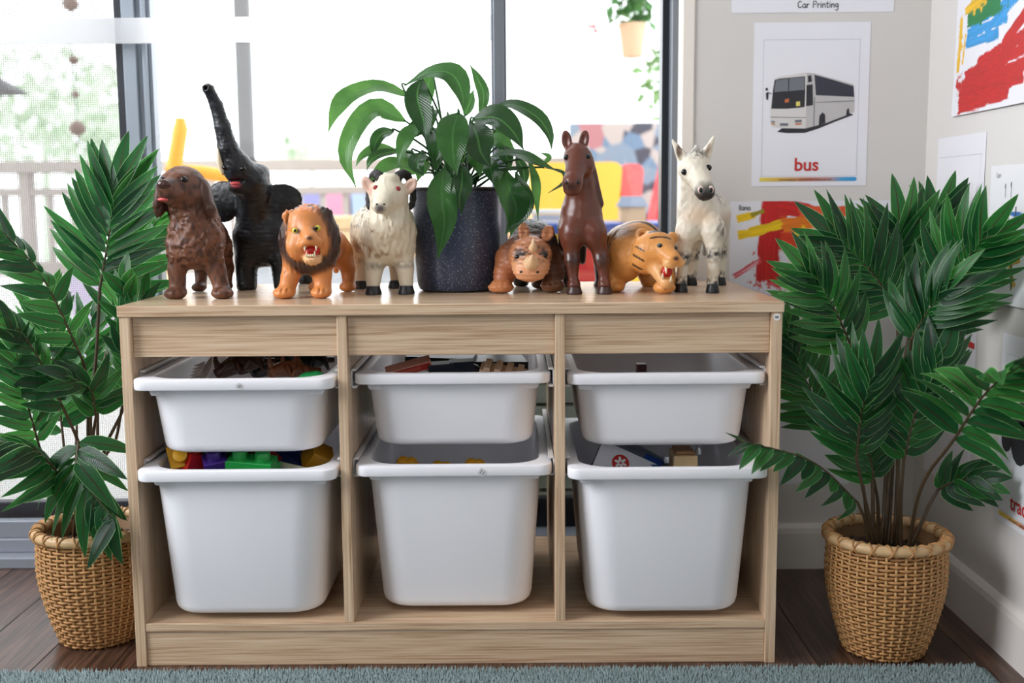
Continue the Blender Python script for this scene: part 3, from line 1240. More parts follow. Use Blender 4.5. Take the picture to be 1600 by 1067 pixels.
B.paint.append((blob((12, -62, 93), (7, 7, 4), 2.5), (60, 34, 28)))
B.paint.append((blob((11, -45, 68), (15, 16, 5), 3), (226, 160, 140)))
m_lion = vcol_mat('lion_vinyl', 0.42, bump=(380, 0.3, 0.0007), scale=(1, 1, .4))
r = place('toy_lion', B, m_lion, 486, 465, S, 'roaring orange plastic lion with a dark brown mane')
m_iris = mat('lion_iris', (206, 200, 70), 0.2)
eyes(B, r, S, [(-13, 104), (19, 107)], 4.8, m_iris, 2.4, sink=.3)
bit('mouth', r, S, MB().ball((11, -40, 74), (12, 10, 10)), m_red)
for tx, tz in ((3, 81), (20, 82)):
    bit('fang', r, S, MB().tube([(tx, -54, tz + 1), (tx, -56, tz - 8)], [2.6, .5], 7), m_tooth)
for tx in (5, 17):
    bit('fang', r, S, MB().tube([(tx, -50, 65), (tx, -52, 74)], [2.2, .5], 7), m_tooth)
for tx in (8, 11, 14):
    bit('tooth', r, S, MB().ball((tx, -51, 67), (1.6, 1.6, 2.4), 8, 5), m_tooth)

# ---------------------------------------------------------------- ram
B = Body((222, 212, 190))
S = 948
FL = (206, 192, 166)
B.ell((10, 12, 92), (39, 36, 46), k=12)
B.cap((6, 20, 92), (-22, 110, 98), 40, 42, FL, k=16)
B.ell((-24, 116, 92), (40, 38, 42), FL, k=12)
B.cap((12, 2, 120), (12, -6, 146), 33, 27, k=12)
B.ell((12, -10, 154), (29, 28, 25), k=10)
B.cap((10, -24, 150), (5, -48, 138), 18, 13, k=9)
B.ell((5, -50, 136), (13, 10, 10), k=5)
B.ell((-19, -14, 168), (9, 5, 15), (222, 186, 168), k=4, rot=(0, -30, 0))
B.ell((45, -14, 166), (9, 5, 15), (226, 190, 172), k=4, rot=(0, 38, 0))
B.ell((-20, -19, 168), (4, 4, 9), k=3, rot=(0, -30, 0), sub=True)
B.ell((46, -19, 166), (4, 4, 9), k=3, rot=(0, 38, 0), sub=True)
B.ell((14, -16, 178), (16, 14, 8), k=7)
B.ell((9, -24, 108), (24, 12, 20), k=10)
B.chain([(-12, 10, 66), (-15, 4, 40), (-16, 0, 12)], [19, 13.5, 10.5], k=12)
B.chain([(28, 12, 66), (33, 6, 40), (35, 2, 12)], [18, 13.5, 10.5], k=12)
B.chain([(-46, 116, 72), (-52, 126, 40), (-51, 118, 10)], [20, 13, 10], k=12)
B.chain([(2, 120, 66), (6, 128, 38), (6, 122, 10)], [20, 12, 9.5], k=12)
B.cap((-24, 154, 110), (-24, 164, 90), 8, 5, k=6)
fl_ = lambda P: (vnoise3(P / np.array((3.0, 5, 11)) + vnoise3(P / 16, 7)[..., None] * 2.5, 2) - .5)
B.relief = lambda P: fl_(P) * np.where((P[..., 2] > 60) & (P[..., 2] < 140), 4.5, 1.2)
B.paint.append((both(streak((2.4, 6, 8), 12, .58, .7), blob((-26, 90, 118), (48, 110, 40), 12)), (110, 98, 84)))
B.paint.append((both(streak((5, 6, 10), 14, .5, .8), blob((-10, 60, 66), (70, 120, 30), 12)), (168, 138, 110)))
for x, y, z in ((-15, 0, 44), (33, 4, 46), (-50, 122, 48), (4, 124, 44)):
    B.paint.append((both(blob((x, y, z), (24, 26, 9), 8), streak((4, 4, 6), 15, .2, .6)), (76, 70, 66)))
B.paint.append((blob((4, -58, 133), (11, 10, 9), 5), (84, 76, 74)))
B.paint.append((blob((-12, -20, 158), (7, 10, 10), 5), (196, 140, 118)))
m_ram = vcol_mat('ram_vinyl', 0.45, bump=(360, 0.35, 0.0008), scale=(1, 1, .45))
r = place('toy_ram', B, m_ram, 600, 460, S, 'shaggy cream plastic ram with dark curled horns, left of the plant pot')
eyes(B, r, S, [(28, 162), (-5, 164)], 4, mat('ram_eye', (150, 44, 52), 0.2), sink=.3)
m_horn = mat('ram_horn', (40, 34, 36), 0.5, bump=(600, 0.8, 0.002))
for s, cx in ((-1, -8), (1, 34)):
    pts = [(13 + s * q[0], q[1], q[2]) for q in ((12, -14, 176), (17, -8, 184), (25, 4, 184), (31, 12, 170), (34, 10, 152), (33, 0, 138), (30, -8, 134))]
    bit('horn', r, S, MB().tube(bez(pts, 26), [7.5 - 3.4 * (i / 25) + (.9 if i % 3 == 0 else 0) for i in range(26)], 9), m_horn)
m_hoof = mat('hoof_black', (34, 36, 40), 0.35)


def hoof(root, S, x, y, w=11, h=14, m_=None, tip=None):
    mb = MB()
    loops = []
    for q, z in ((1.12, .3), (1.14, 3), (1.02, h * .6), (.9, h), (.5, h + 1)):
        loops.append([(x + w * q * math.cos(t) * (1 - .18 * max(0, -math.sin(t)) ** 6), y - 2 + w * q * 1.12 * math.sin(t), z) for t in [2 * math.pi * i / 16 for i in range(16)]])
    mb.loft(loops)
    return bit('hoof', root, S, mb, m_ or m_hoof, smooth='auto')


for x, y in ((-16, -1), (35, 1), (-51, 117), (6, 121)):
    hoof(r, S, x, y, 11.5, 13)
bit('nostril', r, S, MB().ball((0, B.front(0, 139) + 1, 139), (2.4, 2, 1.6)), m_black)
bit('nostril', r, S, MB().ball((10, B.front(10, 139) + 1, 139), (2.4, 2, 1.6)), m_black)

# ---------------------------------------------------------------- rhinoceros
B = Body((196, 128, 84))
S = 940
DK = (40, 32, 28)
B.cap((11, 40, 64), (11, 124, 64), 41, 37, DK, k=14)
B.ell((11, 60, 84), (32, 50, 29), DK, k=12)
B.ell((0, 14, 56), (38, 28, 36), (112, 70, 48), k=12)
B.ell((6, -18, 58), (33, 26, 30), (176, 116, 80), k=10)
B.ell((6, -34, 42), (29, 22, 22), (206, 146, 104), k=8)
B.ell((4, -46, 34), (23, 14, 14), (214, 152, 110), k=8)
B.ell((-15, -28, 60), (10, 10, 7), k=6)
B.ell((28, -28, 62), (9, 10, 7), k=6)
B.ell((-4, -8, 94), (9, 6, 15), (206, 138, 96), k=4, rot=(0, -10, 0))
B.ell((-4, -14, 94), (4.5, 4, 9), k=3, sub=True)
B.ell((33, -8, 92), (10, 6, 13), (206, 138, 96), k=4, rot=(0, 22, 0))
B.ell((34, -14, 92), (5, 4, 8), k=3, sub=True)
B.chain([(-26, 18, 50), (-34, 4, 30), (-38, -2, 14)], [24, 17, 14], (170, 104, 66), k=12)
B.ell((-40, -10, 9), (20, 17, 9.5), k=6)
B.chain([(38, 24, 50), (42, 10, 30), (41, 2, 14)], [22, 17, 15], (96, 62, 44), k=12)
B.ell((40, -8, 11), (19, 18, 11), (120, 78, 52), k=6)
B.chain([(-6, 128, 48), (-8, 130, 10)], [22, 14], DK, k=10)
B.chain([(30, 128, 48), (32, 130, 10)], [22, 14], DK, k=10)
B.ell((22, 70, 8), (14, 16, 8), (90, 58, 42), k=4)
for px_, py_ in ((-40, -10), (40, -8)):
    for dx in (-9, 0, 9):
        B.cap((px_ + dx - 4.5, py_ - 26, 4), (px_ + dx - 4.5, py_ - 10, 18), 1.3, 1.2, k=3, sub=True)
B.relief = lambda P: (vnoise3(P / 2.6, 3) - .5) * np.where((P[..., 1] > 10) & (P[..., 2] > 40), 3.0, 1.0) + .7 * np.sin(P[..., 2] * .9 + 3 * vnoise3(P / 10, 6)) * (P[..., 1] < 5)
B.paint.append((both(streak((5, 5, 3.4), 21, .42, .68), blob((6, -30, 58), (34, 34, 22), 6)), (62, 52, 48)))
B.paint.append((blob((-12, -44, 62), (11, 14, 6), 4), (44, 36, 34)))
B.paint.append((blob((27, -42, 63), (10, 14, 6), 4), (44, 36, 34)))
B.paint.append((both(streak((3, 3, 3), 22, .62, .75), blob((0, 80, 90), (60, 110, 50), 12)), (112, 104, 96)))
m_rhino = vcol_mat('rhino_vinyl', 0.4, bump=(420, 0.4, 0.0009))
r = place('toy_rhinoceros', B, m_rhino, 823, 457, S, 'crouching black and tan plastic rhinoceros, right of the plant pot')
eyes(B, r, S, [(-14, 57), (28, 59)], 3.6, m_eye, sink=.3)
y0 = B.front(6, 50)
m_rh = mat('rhino_horn', (222, 186, 146), 0.4, bump=(300, 0.3, 0.001))
bit('horn', r, S, MB().tube(bez([(6, y0 + 8, 46), (7, y0 - 12, 50), (8, y0 - 26, 62)], 9), [13, 12.4, 11.4, 10, 8.4, 6.6, 4.8, 3, 1], 14), m_rh)
y1 = B.front(9, 72)
bit('horn', r, S, MB().tube(bez([(9, y1 + 6, 66), (10, y1 - 5, 74), (10, y1 - 9, 86)], 7), [8, 7.4, 6.4, 5.2, 3.8, 2.4, .8], 12), m_rh)
for nx_ in (-8, 15):
    yb = B.front(nx_, 34)
    bit('nostril', r, S, MB().ball((nx_, yb + 1.4, 35), (3.4, 2, 2.4)), m_black)

# ---------------------------------------------------------------- horse
B = Body((98, 52, 38))
S = 955
B.ell((-5, 18, 112), (31, 33, 38), k=10)
B.cap((-4, 22, 112), (2, 140, 116), 30, 31, k=14)
B.ell((2, 148, 112), (32, 32, 34), k=12)
B.chain([(-4, 16, 138), (-6, 6, 172), (-10, 0, 204)], [28, 21, 17], k=12)
B.ell((-12, -8, 210), (20, 20, 18), k=10)
B.cap((-12, -14, 208), (-20, -42, 176), 18, 13.5, k=10)
B.ell((-22, -46, 169), (15, 14, 13), k=7)
B.ell((-22, -44, 158), (13, 11, 8), k=6)
B.ell((0, -14, 196), (14, 14, 16), k=8)
for ex, rt in ((-28, -10), (-2, 10)):
    B.ell((ex, -2, 234), (8, 6, 16), k=4, rot=(0, rt, 0))
    B.ell((ex - 1, -8, 235), (4.5, 5, 11), k=3, rot=(0, rt, 0), sub=True)
B.ell((-13, -10, 226), (9, 12, 6), k=4)
for i in range(11):
    t = i / 10
    B.ell((9 + 16 * t, 4 + 8 * t, 204 - 66 * t), (5, 6, 5.5), (70, 36, 28), k=4)
B.ell((-20, 0, 94), (18, 20, 24), k=9)
B.ell((14, 0, 94), (18, 20, 24), k=9)
B.chain([(-22, 8, 92), (-20, 2, 54), (-19, 0, 38), (-18, -2, 12)], [17, 11, 8.5, 8], k=10)
B.ell((-20, -2, 50), (11, 11, 12), k=6)
B.ell((-17, -4, 14), (10, 11, 8), k=5)
B.chain([(16, 8, 92), (26, 2, 54), (28, 0, 38), (30, -2, 12)], [17, 11, 8.5, 8], k=10)
B.ell((26, -2, 50), (11, 11, 12), k=6)
B.ell((30, -4, 14), (10, 11, 8), k=5)
B.chain([(-17, 148, 96), (-24, 160, 54), (-24, 150, 12)], [20, 11, 9], (62, 34, 26), k=12)
B.chain([(24, 148, 96), (34, 160, 54), (36, 150, 12)], [20, 11, 9], (62, 34, 26), k=12)
B.chain([(6, 180, 124), (8, 200, 90), (8, 196, 40)], [10, 10, 6], (40, 24, 20), k=8)
B.relief = lambda P: (vnoise3(P / 7, 3) - .5) * .7
B.paint.append((blob((-20, -4, 52), (16, 18, 17), 9), (54, 34, 30)))
B.paint.append((blob((26, -4, 52), (16, 18, 17), 9), (54, 34, 30)))
B.paint.append((blob((-26, -50, 165), (13, 16, 10), 6), (50, 32, 30)))
B.paint.append((blob((-30, -30, 196), (8, 14, 18), 8), (74, 42, 34)))
m_horse = vcol_mat('horse_vinyl', 0.32, bump=(260, 0.12, 0.0006))
r = place('toy_horse', B, m_horse, 914, 459, S, 'tall glossy brown plastic horse standing between the rhinoceros and the tiger')
eyes(B, r, S, [(2, 209), (-29, 208)], 4.4, m_eye, sink=.3)
for nx_ in (-30, -15):
    yb = B.front(nx_, 170)
    bit('nostril', r, S, MB().ball((nx_, yb + 1.5, 170), (3.2, 2, 3.6)), m_black)
m_hh = mat('horse_hoof', (62, 40, 34), 0.35)
for x, y in ((-17, -5), (30, -5), (-24, 148), (36, 148)):
    hoof(r, S, x, y, 11, 11, m_hh)

# ---------------------------------------------------------------- tiger
B = Body((214, 146, 76))
S = 940
B.cap((-2, 40, 70), (-14, 130, 66), 38, 36, k=14)
B.ell((-4, 50, 84), (34, 40, 22), k=12)
B.ell((-24, 18, 54), (30, 30, 38), k=12)
B.ell((16, -16, 66), (33, 28, 29), k=10)
B.ell((6, -12, 50), (26, 22, 22), k=8)
B.cap((26, -34, 64), (38, -54, 54), 17, 12, k=8)
B.ell((33, -54, 46), (10, 9, 8), (230, 178, 120), k=5)
B.ell((47, -50, 48), (10, 9, 8), (230, 178, 120), k=5)
B.cap((20, -28, 38), (30, -46, 18), 14, 10, (226, 170, 112), k=7)
B.ell((32, -50, 33), (11, 10, 10), k=3, sub=True)
B.ell((-2, -10, 86), (12, 6, 13), k=4, rot=(0, -14, 0))
B.ell((-1, -15, 85), (6, 4, 7), k=3, sub=True)
B.ell((43, -8, 82), (9, 6, 11), k=4, rot=(0, 16, 0))
B.chain([(-24, 24, 50), (-36, 24, 26), (-40, 20, 12)], [24, 16, 12], k=12)
B.ell((-41, 14, 8), (15, 17, 9), k=6)
B.chain([(30, 18, 42), (37, 8, 24), (36, -8, 12)], [20, 14, 12], k=10)
B.ell((30, -26, 9), (17, 17, 10), k=6)
B.chain([(36, 2, 16), (30, -18, 10)], [12, 12], k=6)
B.chain([(-30, 140, 46), (-36, 130, 10)], [26, 14], k=12)
B.chain([(20, 140, 46), (24, 120, 10)], [26, 14], k=12)
B.chain([(-14, 166, 70), (-30, 200, 40), (-40, 220, 16)], [9, 8, 7], k=6)
for dx in (-8, 0, 8):
    B.cap((30 + dx, -50, 5), (30 + dx, -34, 18), 1.3, 1.2, k=3, sub=True)


def tstripe(P):
    s = np.sin(P[..., 1] * .22 + P[..., 0] * .06 + 3.5 * vnoise3(P / np.array((22, 18, 30.)), 4))
    return np.clip((s - .55) * 5, 0, 1) * np.clip((P[..., 1] - 8) / 6, 0, 1) * np.clip((P[..., 2] - 36) / 8, 0, 1)


def tface(P):
    s = np.sin(P[..., 2] * .75 + .012 * (P[..., 0] - 20) ** 2 * .6)
    return np.clip((s - .55) * 5, 0, 1) * np.clip((P[..., 2] - 78) / 3, 0, 1) * (np.abs(P[..., 0] - 22) < 17) * (P[..., 1] < 4)


def tcheek(P):
    s = np.sin(P[..., 2] * .42 + P[..., 0] * .25)
    return np.clip((s - .72) * 6, 0, 1) * (P[..., 0] < -2) * (P[..., 2] < 72) * (P[..., 2] > 36) * (P[..., 1] < 8) * (P[..., 0] > -18)


for f in (tstripe, tface, tcheek):
    B.paint.append((f, (40, 28, 24)))
B.paint.append((blob((42, -66, 55), (6, 7, 4), 2), (70, 46, 40)))
B.paint.append((blob((-30, 40, 92), (50, 80, 14), 8), (130, 88, 54)))
B.relief = lambda P: (vnoise3(P / np.array((3, 6, 4.)), 3) - .5) * 1.0
m_tiger = vcol_mat('tiger_vinyl', 0.42, bump=(420, 0.3, 0.0007))
r = place('toy_tiger', B, m_tiger, 1004, 457, S, 'crouching striped orange plastic tiger with open red mouth')
eyes(B, r, S, [(20, 73), (44, 69)], 4, mat('tiger_eye', (70, 84, 82), 0.15), 2.2, sink=.3)
bit('mouth', r, S, MB().ball((31, -40, 34), (9, 10, 9)), m_red)
for a, b in (((28, -57, 42), (28, -60, 32)), ((43, -57, 43), (43, -60, 34)), ((24, -50, 24), (24, -52, 33)), ((36, -54, 20), (36, -56, 29))):
    bit('fang', r, S, MB().tube([a, b], [2.6, .6], 7), m_tooth)
for i in range(5):
    bit('tooth', r, S, MB().ball((20.5 + i * .6, -38 - i * 2.4, 44 - i * 5), (1.6, 1.6, 2.2), 8, 5), m_tooth)

# ---------------------------------------------------------------- donkey
B = Body((226, 218, 200))
S = 948
GY = (150, 146, 140)
B.ell((3, 18, 114), (32, 32, 32), k=10)
B.cap((8, 26, 116), (40, 130, 118), 30, 34, k=14)
B.ell((38, 136, 114), (35, 34, 36), k=12)
B.chain([(3, 14, 134), (-4, 4, 166), (-8, -2, 190)], [29, 22, 19], k=12)
B.ell((-9, -8, 192), (24, 22, 20), k=10)
B.cap((-8, -14, 190), (0, -42, 162), 20, 14.5, k=10)
B.ell((2, -48, 154), (15, 14, 14), (34, 32, 34), k=6)
B.cap((-24, -4, 204), (-41, -4, 233), 10, 2.0, k=4)
B.cap((-28, -10, 206), (-38, -11, 226), 5, 2, k=3, sub=True)
B.cap((8, -4, 206), (23, -4, 239), 10, 1.6, k=4)
B.cap((11, -10, 210), (20, -11, 230), 4.5, 1.6, k=3, sub=True)
B.ell((-6, -8, 214), (7, 8, 7), (176, 172, 164), k=4)
B.ell((-4, -2, 220), (4, 7, 6), (176, 172, 164), k=4)
B.ell((-14, 0, 96), (19, 20, 22), k=10)
B.ell((22, -6, 96), (19, 20, 24), k=10)
B.chain([(-18, 4, 90), (-22, 0, 52), (-24, -2, 34), (-26, -4, 10)], [15, 10.5, 8.5, 9], k=9)
B.chain([(24, -8, 90), (23, -14, 52), (21, -18, 34), (20, -20, 10)], [15, 11, 9, 9], k=9)
B.chain([(14, 132, 94), (15, 142, 50), (11, 132, 10)], [20, 11, 8.5], k=9)
B.chain([(54, 130, 94), (61, 142, 50), (60, 134, 10)], [20, 11.5, 9], k=9)
B.chain([(36, 170, 122), (42, 186, 90), (42, 184, 50)], [7, 5, 4], GY, k=6)
B.relief = lambda P: (vnoise3(P / np.array((4, 5, 7.)) + vnoise3(P / 12, 3)[..., None] * 2, 6) - .5) * 2.0
B.paint.append((both(blob((24, 90, 150), (60, 100, 28), 14), streak((5, 8, 6), 31, .25, .65)), (122, 120, 118)))
B.paint.append((both(blob((-6, -14, 210), (26, 26, 12), 7), streak((3, 4, 4), 32, .25, .6)), (120, 116, 110)))
for x, y, z in ((-22, -2, 52), (22, -16, 58), (14, 138, 52), (60, 138, 56)):
    B.paint.append((both(blob((x, y, z), (20, 22, 15), 8), streak((4, 4, 5), 33, .2, .55)), (52, 50, 52)))
B.paint.append((both(blob((34, -24, 100), (14, 20, 24), 8), streak((3, 3, 6), 36, .4, .6)), (140, 132, 124)))
for x, y in ((-26, -4), (20, -20), (11, 132), (60, 134)):
    B.paint.append((both(blob((x, y, 16), (16, 18, 12), 6), streak((3, 3, 5), 34, .3, .6)), (62, 60, 62)))
B.paint.append((blob((-2, -20, 118), (40, 36, 22), 20), (226, 198, 170)))
B.paint.append((blob((-3, -48, 166), (8, 12, 6), 5), (120, 106, 96)))
B.paint.append((blob((-31, -8, 217), (6, 5, 14), 2), (120, 100, 88)))
B.paint.append((blob((14, -8, 219), (5, 5, 13), 2), (190, 168, 150)))
m_donkey = vcol_mat('donkey_vinyl', 0.42, bump=(360, 0.3, 0.0008), scale=(1, 1, .6))
r = place('toy_donkey', B, m_donkey, 1089, 456, S, 'white plastic donkey with black muzzle and knees, at the cabinet end by the wall')
eyes(B, r, S, [(-25, 184), (10, 190)], 5, m_eye, sink=.3)
for nx_ in (-6, 9):
    yb = B.front(nx_, 157)
    bit('nostril', r, S, MB().ball((nx_, yb + 1.2, 157), (4.6, 2, 6)), mat('nostril_pink', (228, 200, 186), 0.4))
    bit('nostril', r, S, MB().ball((nx_, yb - .2, 156), (2.8, 1.6, 3.8)), m_black)
for x, y in ((-26, -5), (20, -21), (11, 131), (60, 133)):
    hoof(r, S, x, y, 9.5, 13)
# ================================================================== plants
m_palm = leaf_mat('palm_leaflet', [(0.1, (12, 50, 32)), (0.4, (18, 70, 40)), (0.65, (26, 90, 44)), (0.95, (44, 116, 54))], 0.30, 0.46, (58, 44, 30), edge=(132, 176, 120), edge_w=0.95)
m_stem = mat('palm_stem', (72, 56, 36), 0.5, var=(60, 0.4), bump=(200, 0.4, 0.001))
m_rach = mat('palm_rachis', (92, 78, 44), 0.5, var=(40, 0.3))


def leaflet_mesh(curl, twist, name='leaflet'):
    """unit leaflet along +x, width along y (half width ~1), normal +z; scaled per copy"""
    NX = 8
    vs_, fs, uvs = [], [], []
    for i in range(NX + 1):
        t = i / NX
        w = math.sin(math.pi * min(1, t ** 0.62 * .98 + .02)) ** 0.72 if t < 1 else 0.0
        w = max(w, 0.10 if t < .2 else 0.012)
        z = -curl * t * t
        x = t * (1 - 0.16 * abs(curl) * t)
        a = twist * t
        for s in (-1, 0, 1):
            yy, zz = s * w * math.cos(a), s * w * math.sin(a) * .11 + abs(s) * w * .028
            vs_.append((x, yy, z + zz))
            uvs.append((t, .5 + .5 * s))
    for i in range(NX):
        for j in range(2):
            a = i * 3 + j
            fs.append((a, a + 3, a + 4, a + 1))
    me = bpy.data.meshes.new(name)
    me.from_pydata(vs_, [], fs)
    ul = me.uv_layers.new(name='UVMap')
    for lp in me.loops:
        ul.data[lp.index].uv = uvs[lp.vertex_index]
    me.polygons.foreach_set('use_smooth', [True] * len(me.polygons))
    me.materials.append(m_palm)
    me.update()
    return me


LEAFLETS = [leaflet_mesh(c, t) for c, t in ((0.05, 0), (0.18, .5), (0.3, -.4), (0.45, .3), (0.62, -.6), (-0.12, .4), (0.95, .3))]


def bend(p, d, ln):
    """turn a leaflet aside where it would run into the wall or the cabinet"""
    d = d.copy()
    for _ in range(6):
        e = p + d * (ln * 1.0)
        mv = Vector((0, 0, 0))
        if e.x > XR - .022:
            mv.x -= e.x - (XR - .022)
        if e.y > YB - .015 and e.x > .38:
            mv.y -= e.y - (YB - .015)
        for q in (p + d * ln, p + d * (ln * .6)):
            if -.50 < q.x < .50 and q.y > (-.2 if q.x < 0 else -.012) and q.z < .572:
                if p.z > .572:
                    mv.z += .575 - q.z
                else:
                    mv.x += (-.503 - q.x) if q.x < 0 else (.503 - q.x)
        if mv.length < 1e-6:
            break
        d = (d + mv * (1.15 / ln)).normalized()
    return d


def frond(root, stem_pts, rach_pts, normal, n=11, L=0.135, W=0.0135, curl=(1, 3), cup=0.25, spread=(68, 24), r0=0.0025, lmin=.55):
    """one part: stem + rachis tube with its leaflets as sub-parts"""
    off = rel(root)
    rp = bez(rach_pts, 26)
    sp_ = bez(stem_pts + [rach_pts[0]], 14)
    path = [p - off for p in sp_] + [p - off for p in rp[1:]]
    rad = [r0 * (1.25 - .35 * i / 14) for i in range(14)] + [r0 * (.85 - .6 * i / 25) for i in range(1, 26)]
    mb = MB().tube(path, rad, 6)
    fo = mb.build('frond', m_stem, root, smooth=True, world=False)
    N = Vector(normal).normalized()
    m = len(rp) - 1
    for side in (-1, 0, 1):
        cnt = 1 if side == 0 else n
        for i in range(cnt):
            t = 1.0 if side == 0 else 0.03 + 0.95 * (i + (.5 if side > 0 else 0)) / n
            k = min(int(t * m), m - 1)
            p = rp[k].lerp(rp[k + 1], t * m - k)
            tg = (rp[k + 1] - rp[k]).normalized()
            nn = (N - tg * N.dot(tg)).normalized()
            sd = tg.cross(nn).normalized()
            a = math.radians(spread[0] + (spread[1] - spread[0]) * t + random.uniform(-5, 5))
            if side == 0:
                dr = tg
                up = nn
            else:
                dr = tg * math.cos(a) + sd * (side * math.sin(a))
                dr = (dr + nn * cup * random.uniform(.7, 1.3)).normalized()
                up = (nn - dr * nn.dot(dr)).normalized()
                q = Quaternion(dr, side * random.uniform(-.1, .35))
                up = q @ up
            ln = L * (lmin + (1.05 - lmin) * math.sin(math.pi * (0.22 + 0.62 * t))) * random.uniform(.9, 1.08)
            if side == 0:
                ln = L * .8
            dr = bend(p, dr, ln)
            up = (up - dr * up.dot(dr)).normalized()
            yv = up.cross(dr).normalized()
            Mr = Matrix((dr, yv, up)).transposed().to_4x4()
            sc = Matrix.Diagonal((ln, W * random.uniform(.74, .95), ln, 1))
            o = bpy.data.objects.new('leaflet', LEAFLETS[random.randint(*curl)])
            link(o, fo)
            o.matrix_basis = Matrix.Translation(p - off) @ Mr @ sc
    return fo


# ---- woven basket
m_cane = mat('cane', (178, 130, 80), 0.55, var=(70, 0.55), bump=(160, 0.4, 0.001), scale=(1, 1, 3))
m_cane2 = mat('cane_stake', (204, 162, 108), 0.5, var=(40, 0.25))
m_rim = mat('cane_rim', (198, 164, 120), 0.45, var=(50, 0.2))
m_peb = mat('soil_pebbles', (74, 56, 44), 0.6, var=(220, 0.8))
BH = 0.185


def brad(z):
    t = z / BH
    return 0.0615 + 0.031 * math.sin(min(1, t / .8) * math.pi / 2) - 0.0035 * max(0, (t - .6) / .4)


ROWS = []
NST = 40
nr = 30
for i in range(nr):
    z = 0.004 + (BH - .016) * i / (nr - 1)
    mb = MB()
    seg = NST * 4
    loops = []
    for s in range(seg + 1):
        a = 2 * math.pi * s / seg
        wv = math.cos(NST / 2 * a + (math.pi if i % 2 else 0))
        rr = brad(z) + .0019 * wv
        zz = z + .0004 * math.sin(7 * a + i)
        c, sn = math.cos(a), math.sin(a)
        loops.append([((rr + dx) * c, (rr + dx) * sn, zz + dz) for dx, dz in ((.0014, 0), (0, .0027), (-.0014, 0), (0, -.0027))])
    mb.loft(loops, close_ends=False)
    ROWS.append(mb.mesh('cane_strand', True))
    ROWS[-1].materials.append(m_cane)
STAKE = []
mb = MB()
zs = [BH * i / 14 for i in range(15)]
mb.tube([(brad(z), 0, z) for z in zs], .0021, 6)
me = mb.mesh('stake', True)
me.materials.append(m_cane2)
STAKE.append(me)
rimR = brad(BH) + .0005
rim_mb = MB()
seg = 96
rim_mb.loft([[((rimR + .0085 * math.cos(b)) * math.cos(a), (rimR + .0085 * math.cos(b)) * math.sin(a), BH + .0085 * math.sin(b)) for b in [2 * math.pi * j / 10 for j in range(10)]] for a in [2 * math.pi * i / seg for i in range(seg + 1)]], close_ends=False)
rim_me = rim_mb.mesh('rim', True)
rim_me.materials.append(m_rim)
wraps = []
for s in (1, -1):
    wm = MB()
    turns = 21
    ns = turns * 14
    pts = []
    for i in range(ns + 1):
        a = 2 * math.pi * i / ns
        b = s * turns * a
        pts.append(((rimR + .0093 * math.cos(b)) * math.cos(a), (rimR + .0093 * math.cos(b)) * math.sin(a), BH + .0093 * math.sin(b)))
    wm.tube(pts, .0015, 5)
    w_ = wm.mesh('rim_wrap', True)
    w_.materials.append(m_cane)
    wraps.append(w_)
liner = MB().lathe([(0, .003), (brad(.003) - .004, .003)] + [(brad(BH * i / 12) - .0042, BH * i / 12) for i in range(1, 13)] + [(brad(BH) - .0056, BH), (brad(BH * .6) - .0060, BH * .6), (brad(.01) - .006, .006), (0, .006)], n=40)
liner_me = liner.mesh('basket', True)
liner_me.materials.append(mat('basket_liner', (120, 88, 56), 0.7))


def basket(root):
    b = link(bpy.data.objects.new('basket', liner_me), root)
    for me in ROWS:
        link(bpy.data.objects.new('cane_strand', me), b)
    for i in range(NST):
        o = link(bpy.data.objects.new('stake', STAKE[0]), b)
        o.rotation_euler = (0, 0, 2 * math.pi * (i + .0) / NST)
    link(bpy.data.objects.new('rim', rim_me), b)
    for w in wraps:
        link(bpy.data.objects.new('rim_wrap', w), b)
    # pebbles
    pm = MB()
    rr = brad(BH * .85) - .008
    pm.lathe([(0, BH * .80), (rr, BH * .80), (rr, BH * .835), (0, BH * .845)], n=30)
    for i in range(420):
        a, q = random.uniform(0, 6.283), rr * math.sqrt(random.random()) * .98
        s = random.uniform(.0022, .0046)
        pm.ball((q * math.cos(a), q * math.sin(a), BH * .845 + random.uniform(-.001, .0035)), (s * random.uniform(.8, 1.3), s, s * .8), 6, 4)
    p = pm.build('pebbles', m_peb, root, world=False)
    p['kind'] = 'stuff'
    p['label'] = 'dark pebbles covering the soil'


def P(x, y, Y):
    return at(x, y, Y=Y)


# ---- left palm
LX = -0.596
pl = empty('potted_palm', (LX, 0.128, 0), 'artificial palm in a woven basket left of the cabinet, before the glass door', 'potted plant', 'palms in woven baskets')
basket(pl)
soil = BH * .85
bL = lambda dx=0, dy=0: Vector((LX + dx, .128 + dy, soil))
CAMV = Vector((0.25, -1, 0.1))
frond(pl, [bL(), P(141, 660, .15), P(150, 560, .17)], [P(156, 450, .18), P(170, 370, .19), P(182, 292, .20)], (0.05, -1, .12), n=12, L=.125, W=.0155, curl=(0, 1), cup=.05, spread=(66, 20), r0=.0027)
frond(pl, [bL(.01), P(152, 640, .18), P(164, 560, .22)], [P(180, 500, .25), P(212, 420, .27), P(252, 330, .29)], (0.15, -1, .2), n=9, L=.095, W=.0125, curl=(0, 2), cup=.05)
frond(pl, [bL(-.01), P(138, 690, .13), P(137, 600, .13)], [P(128, 560, .12), P(64, 430, .10), P(-20, 338, .06)], (.55, -.6, .75), n=11, L=.07, W=.0135, curl=(3, 6), cup=-.1)
frond(pl, [bL(-.02), P(132, 740, .11), P(122, 690, .09)], [P(100, 640, .08), P(48, 540, .06), P(-25, 455, .02)], (.5, -.5, .8), n=11, L=.07, W=.0135, curl=(3, 6), cup=-.1)
frond(pl, [bL(-.02, .02), P(108, 760, .2)], [P(98, 680, .22), P(86, 580, .24), P(66, 478, .25)], (0.1, -1, .1), n=11, L=.10, W=.013, curl=(0, 2), cup=.08)
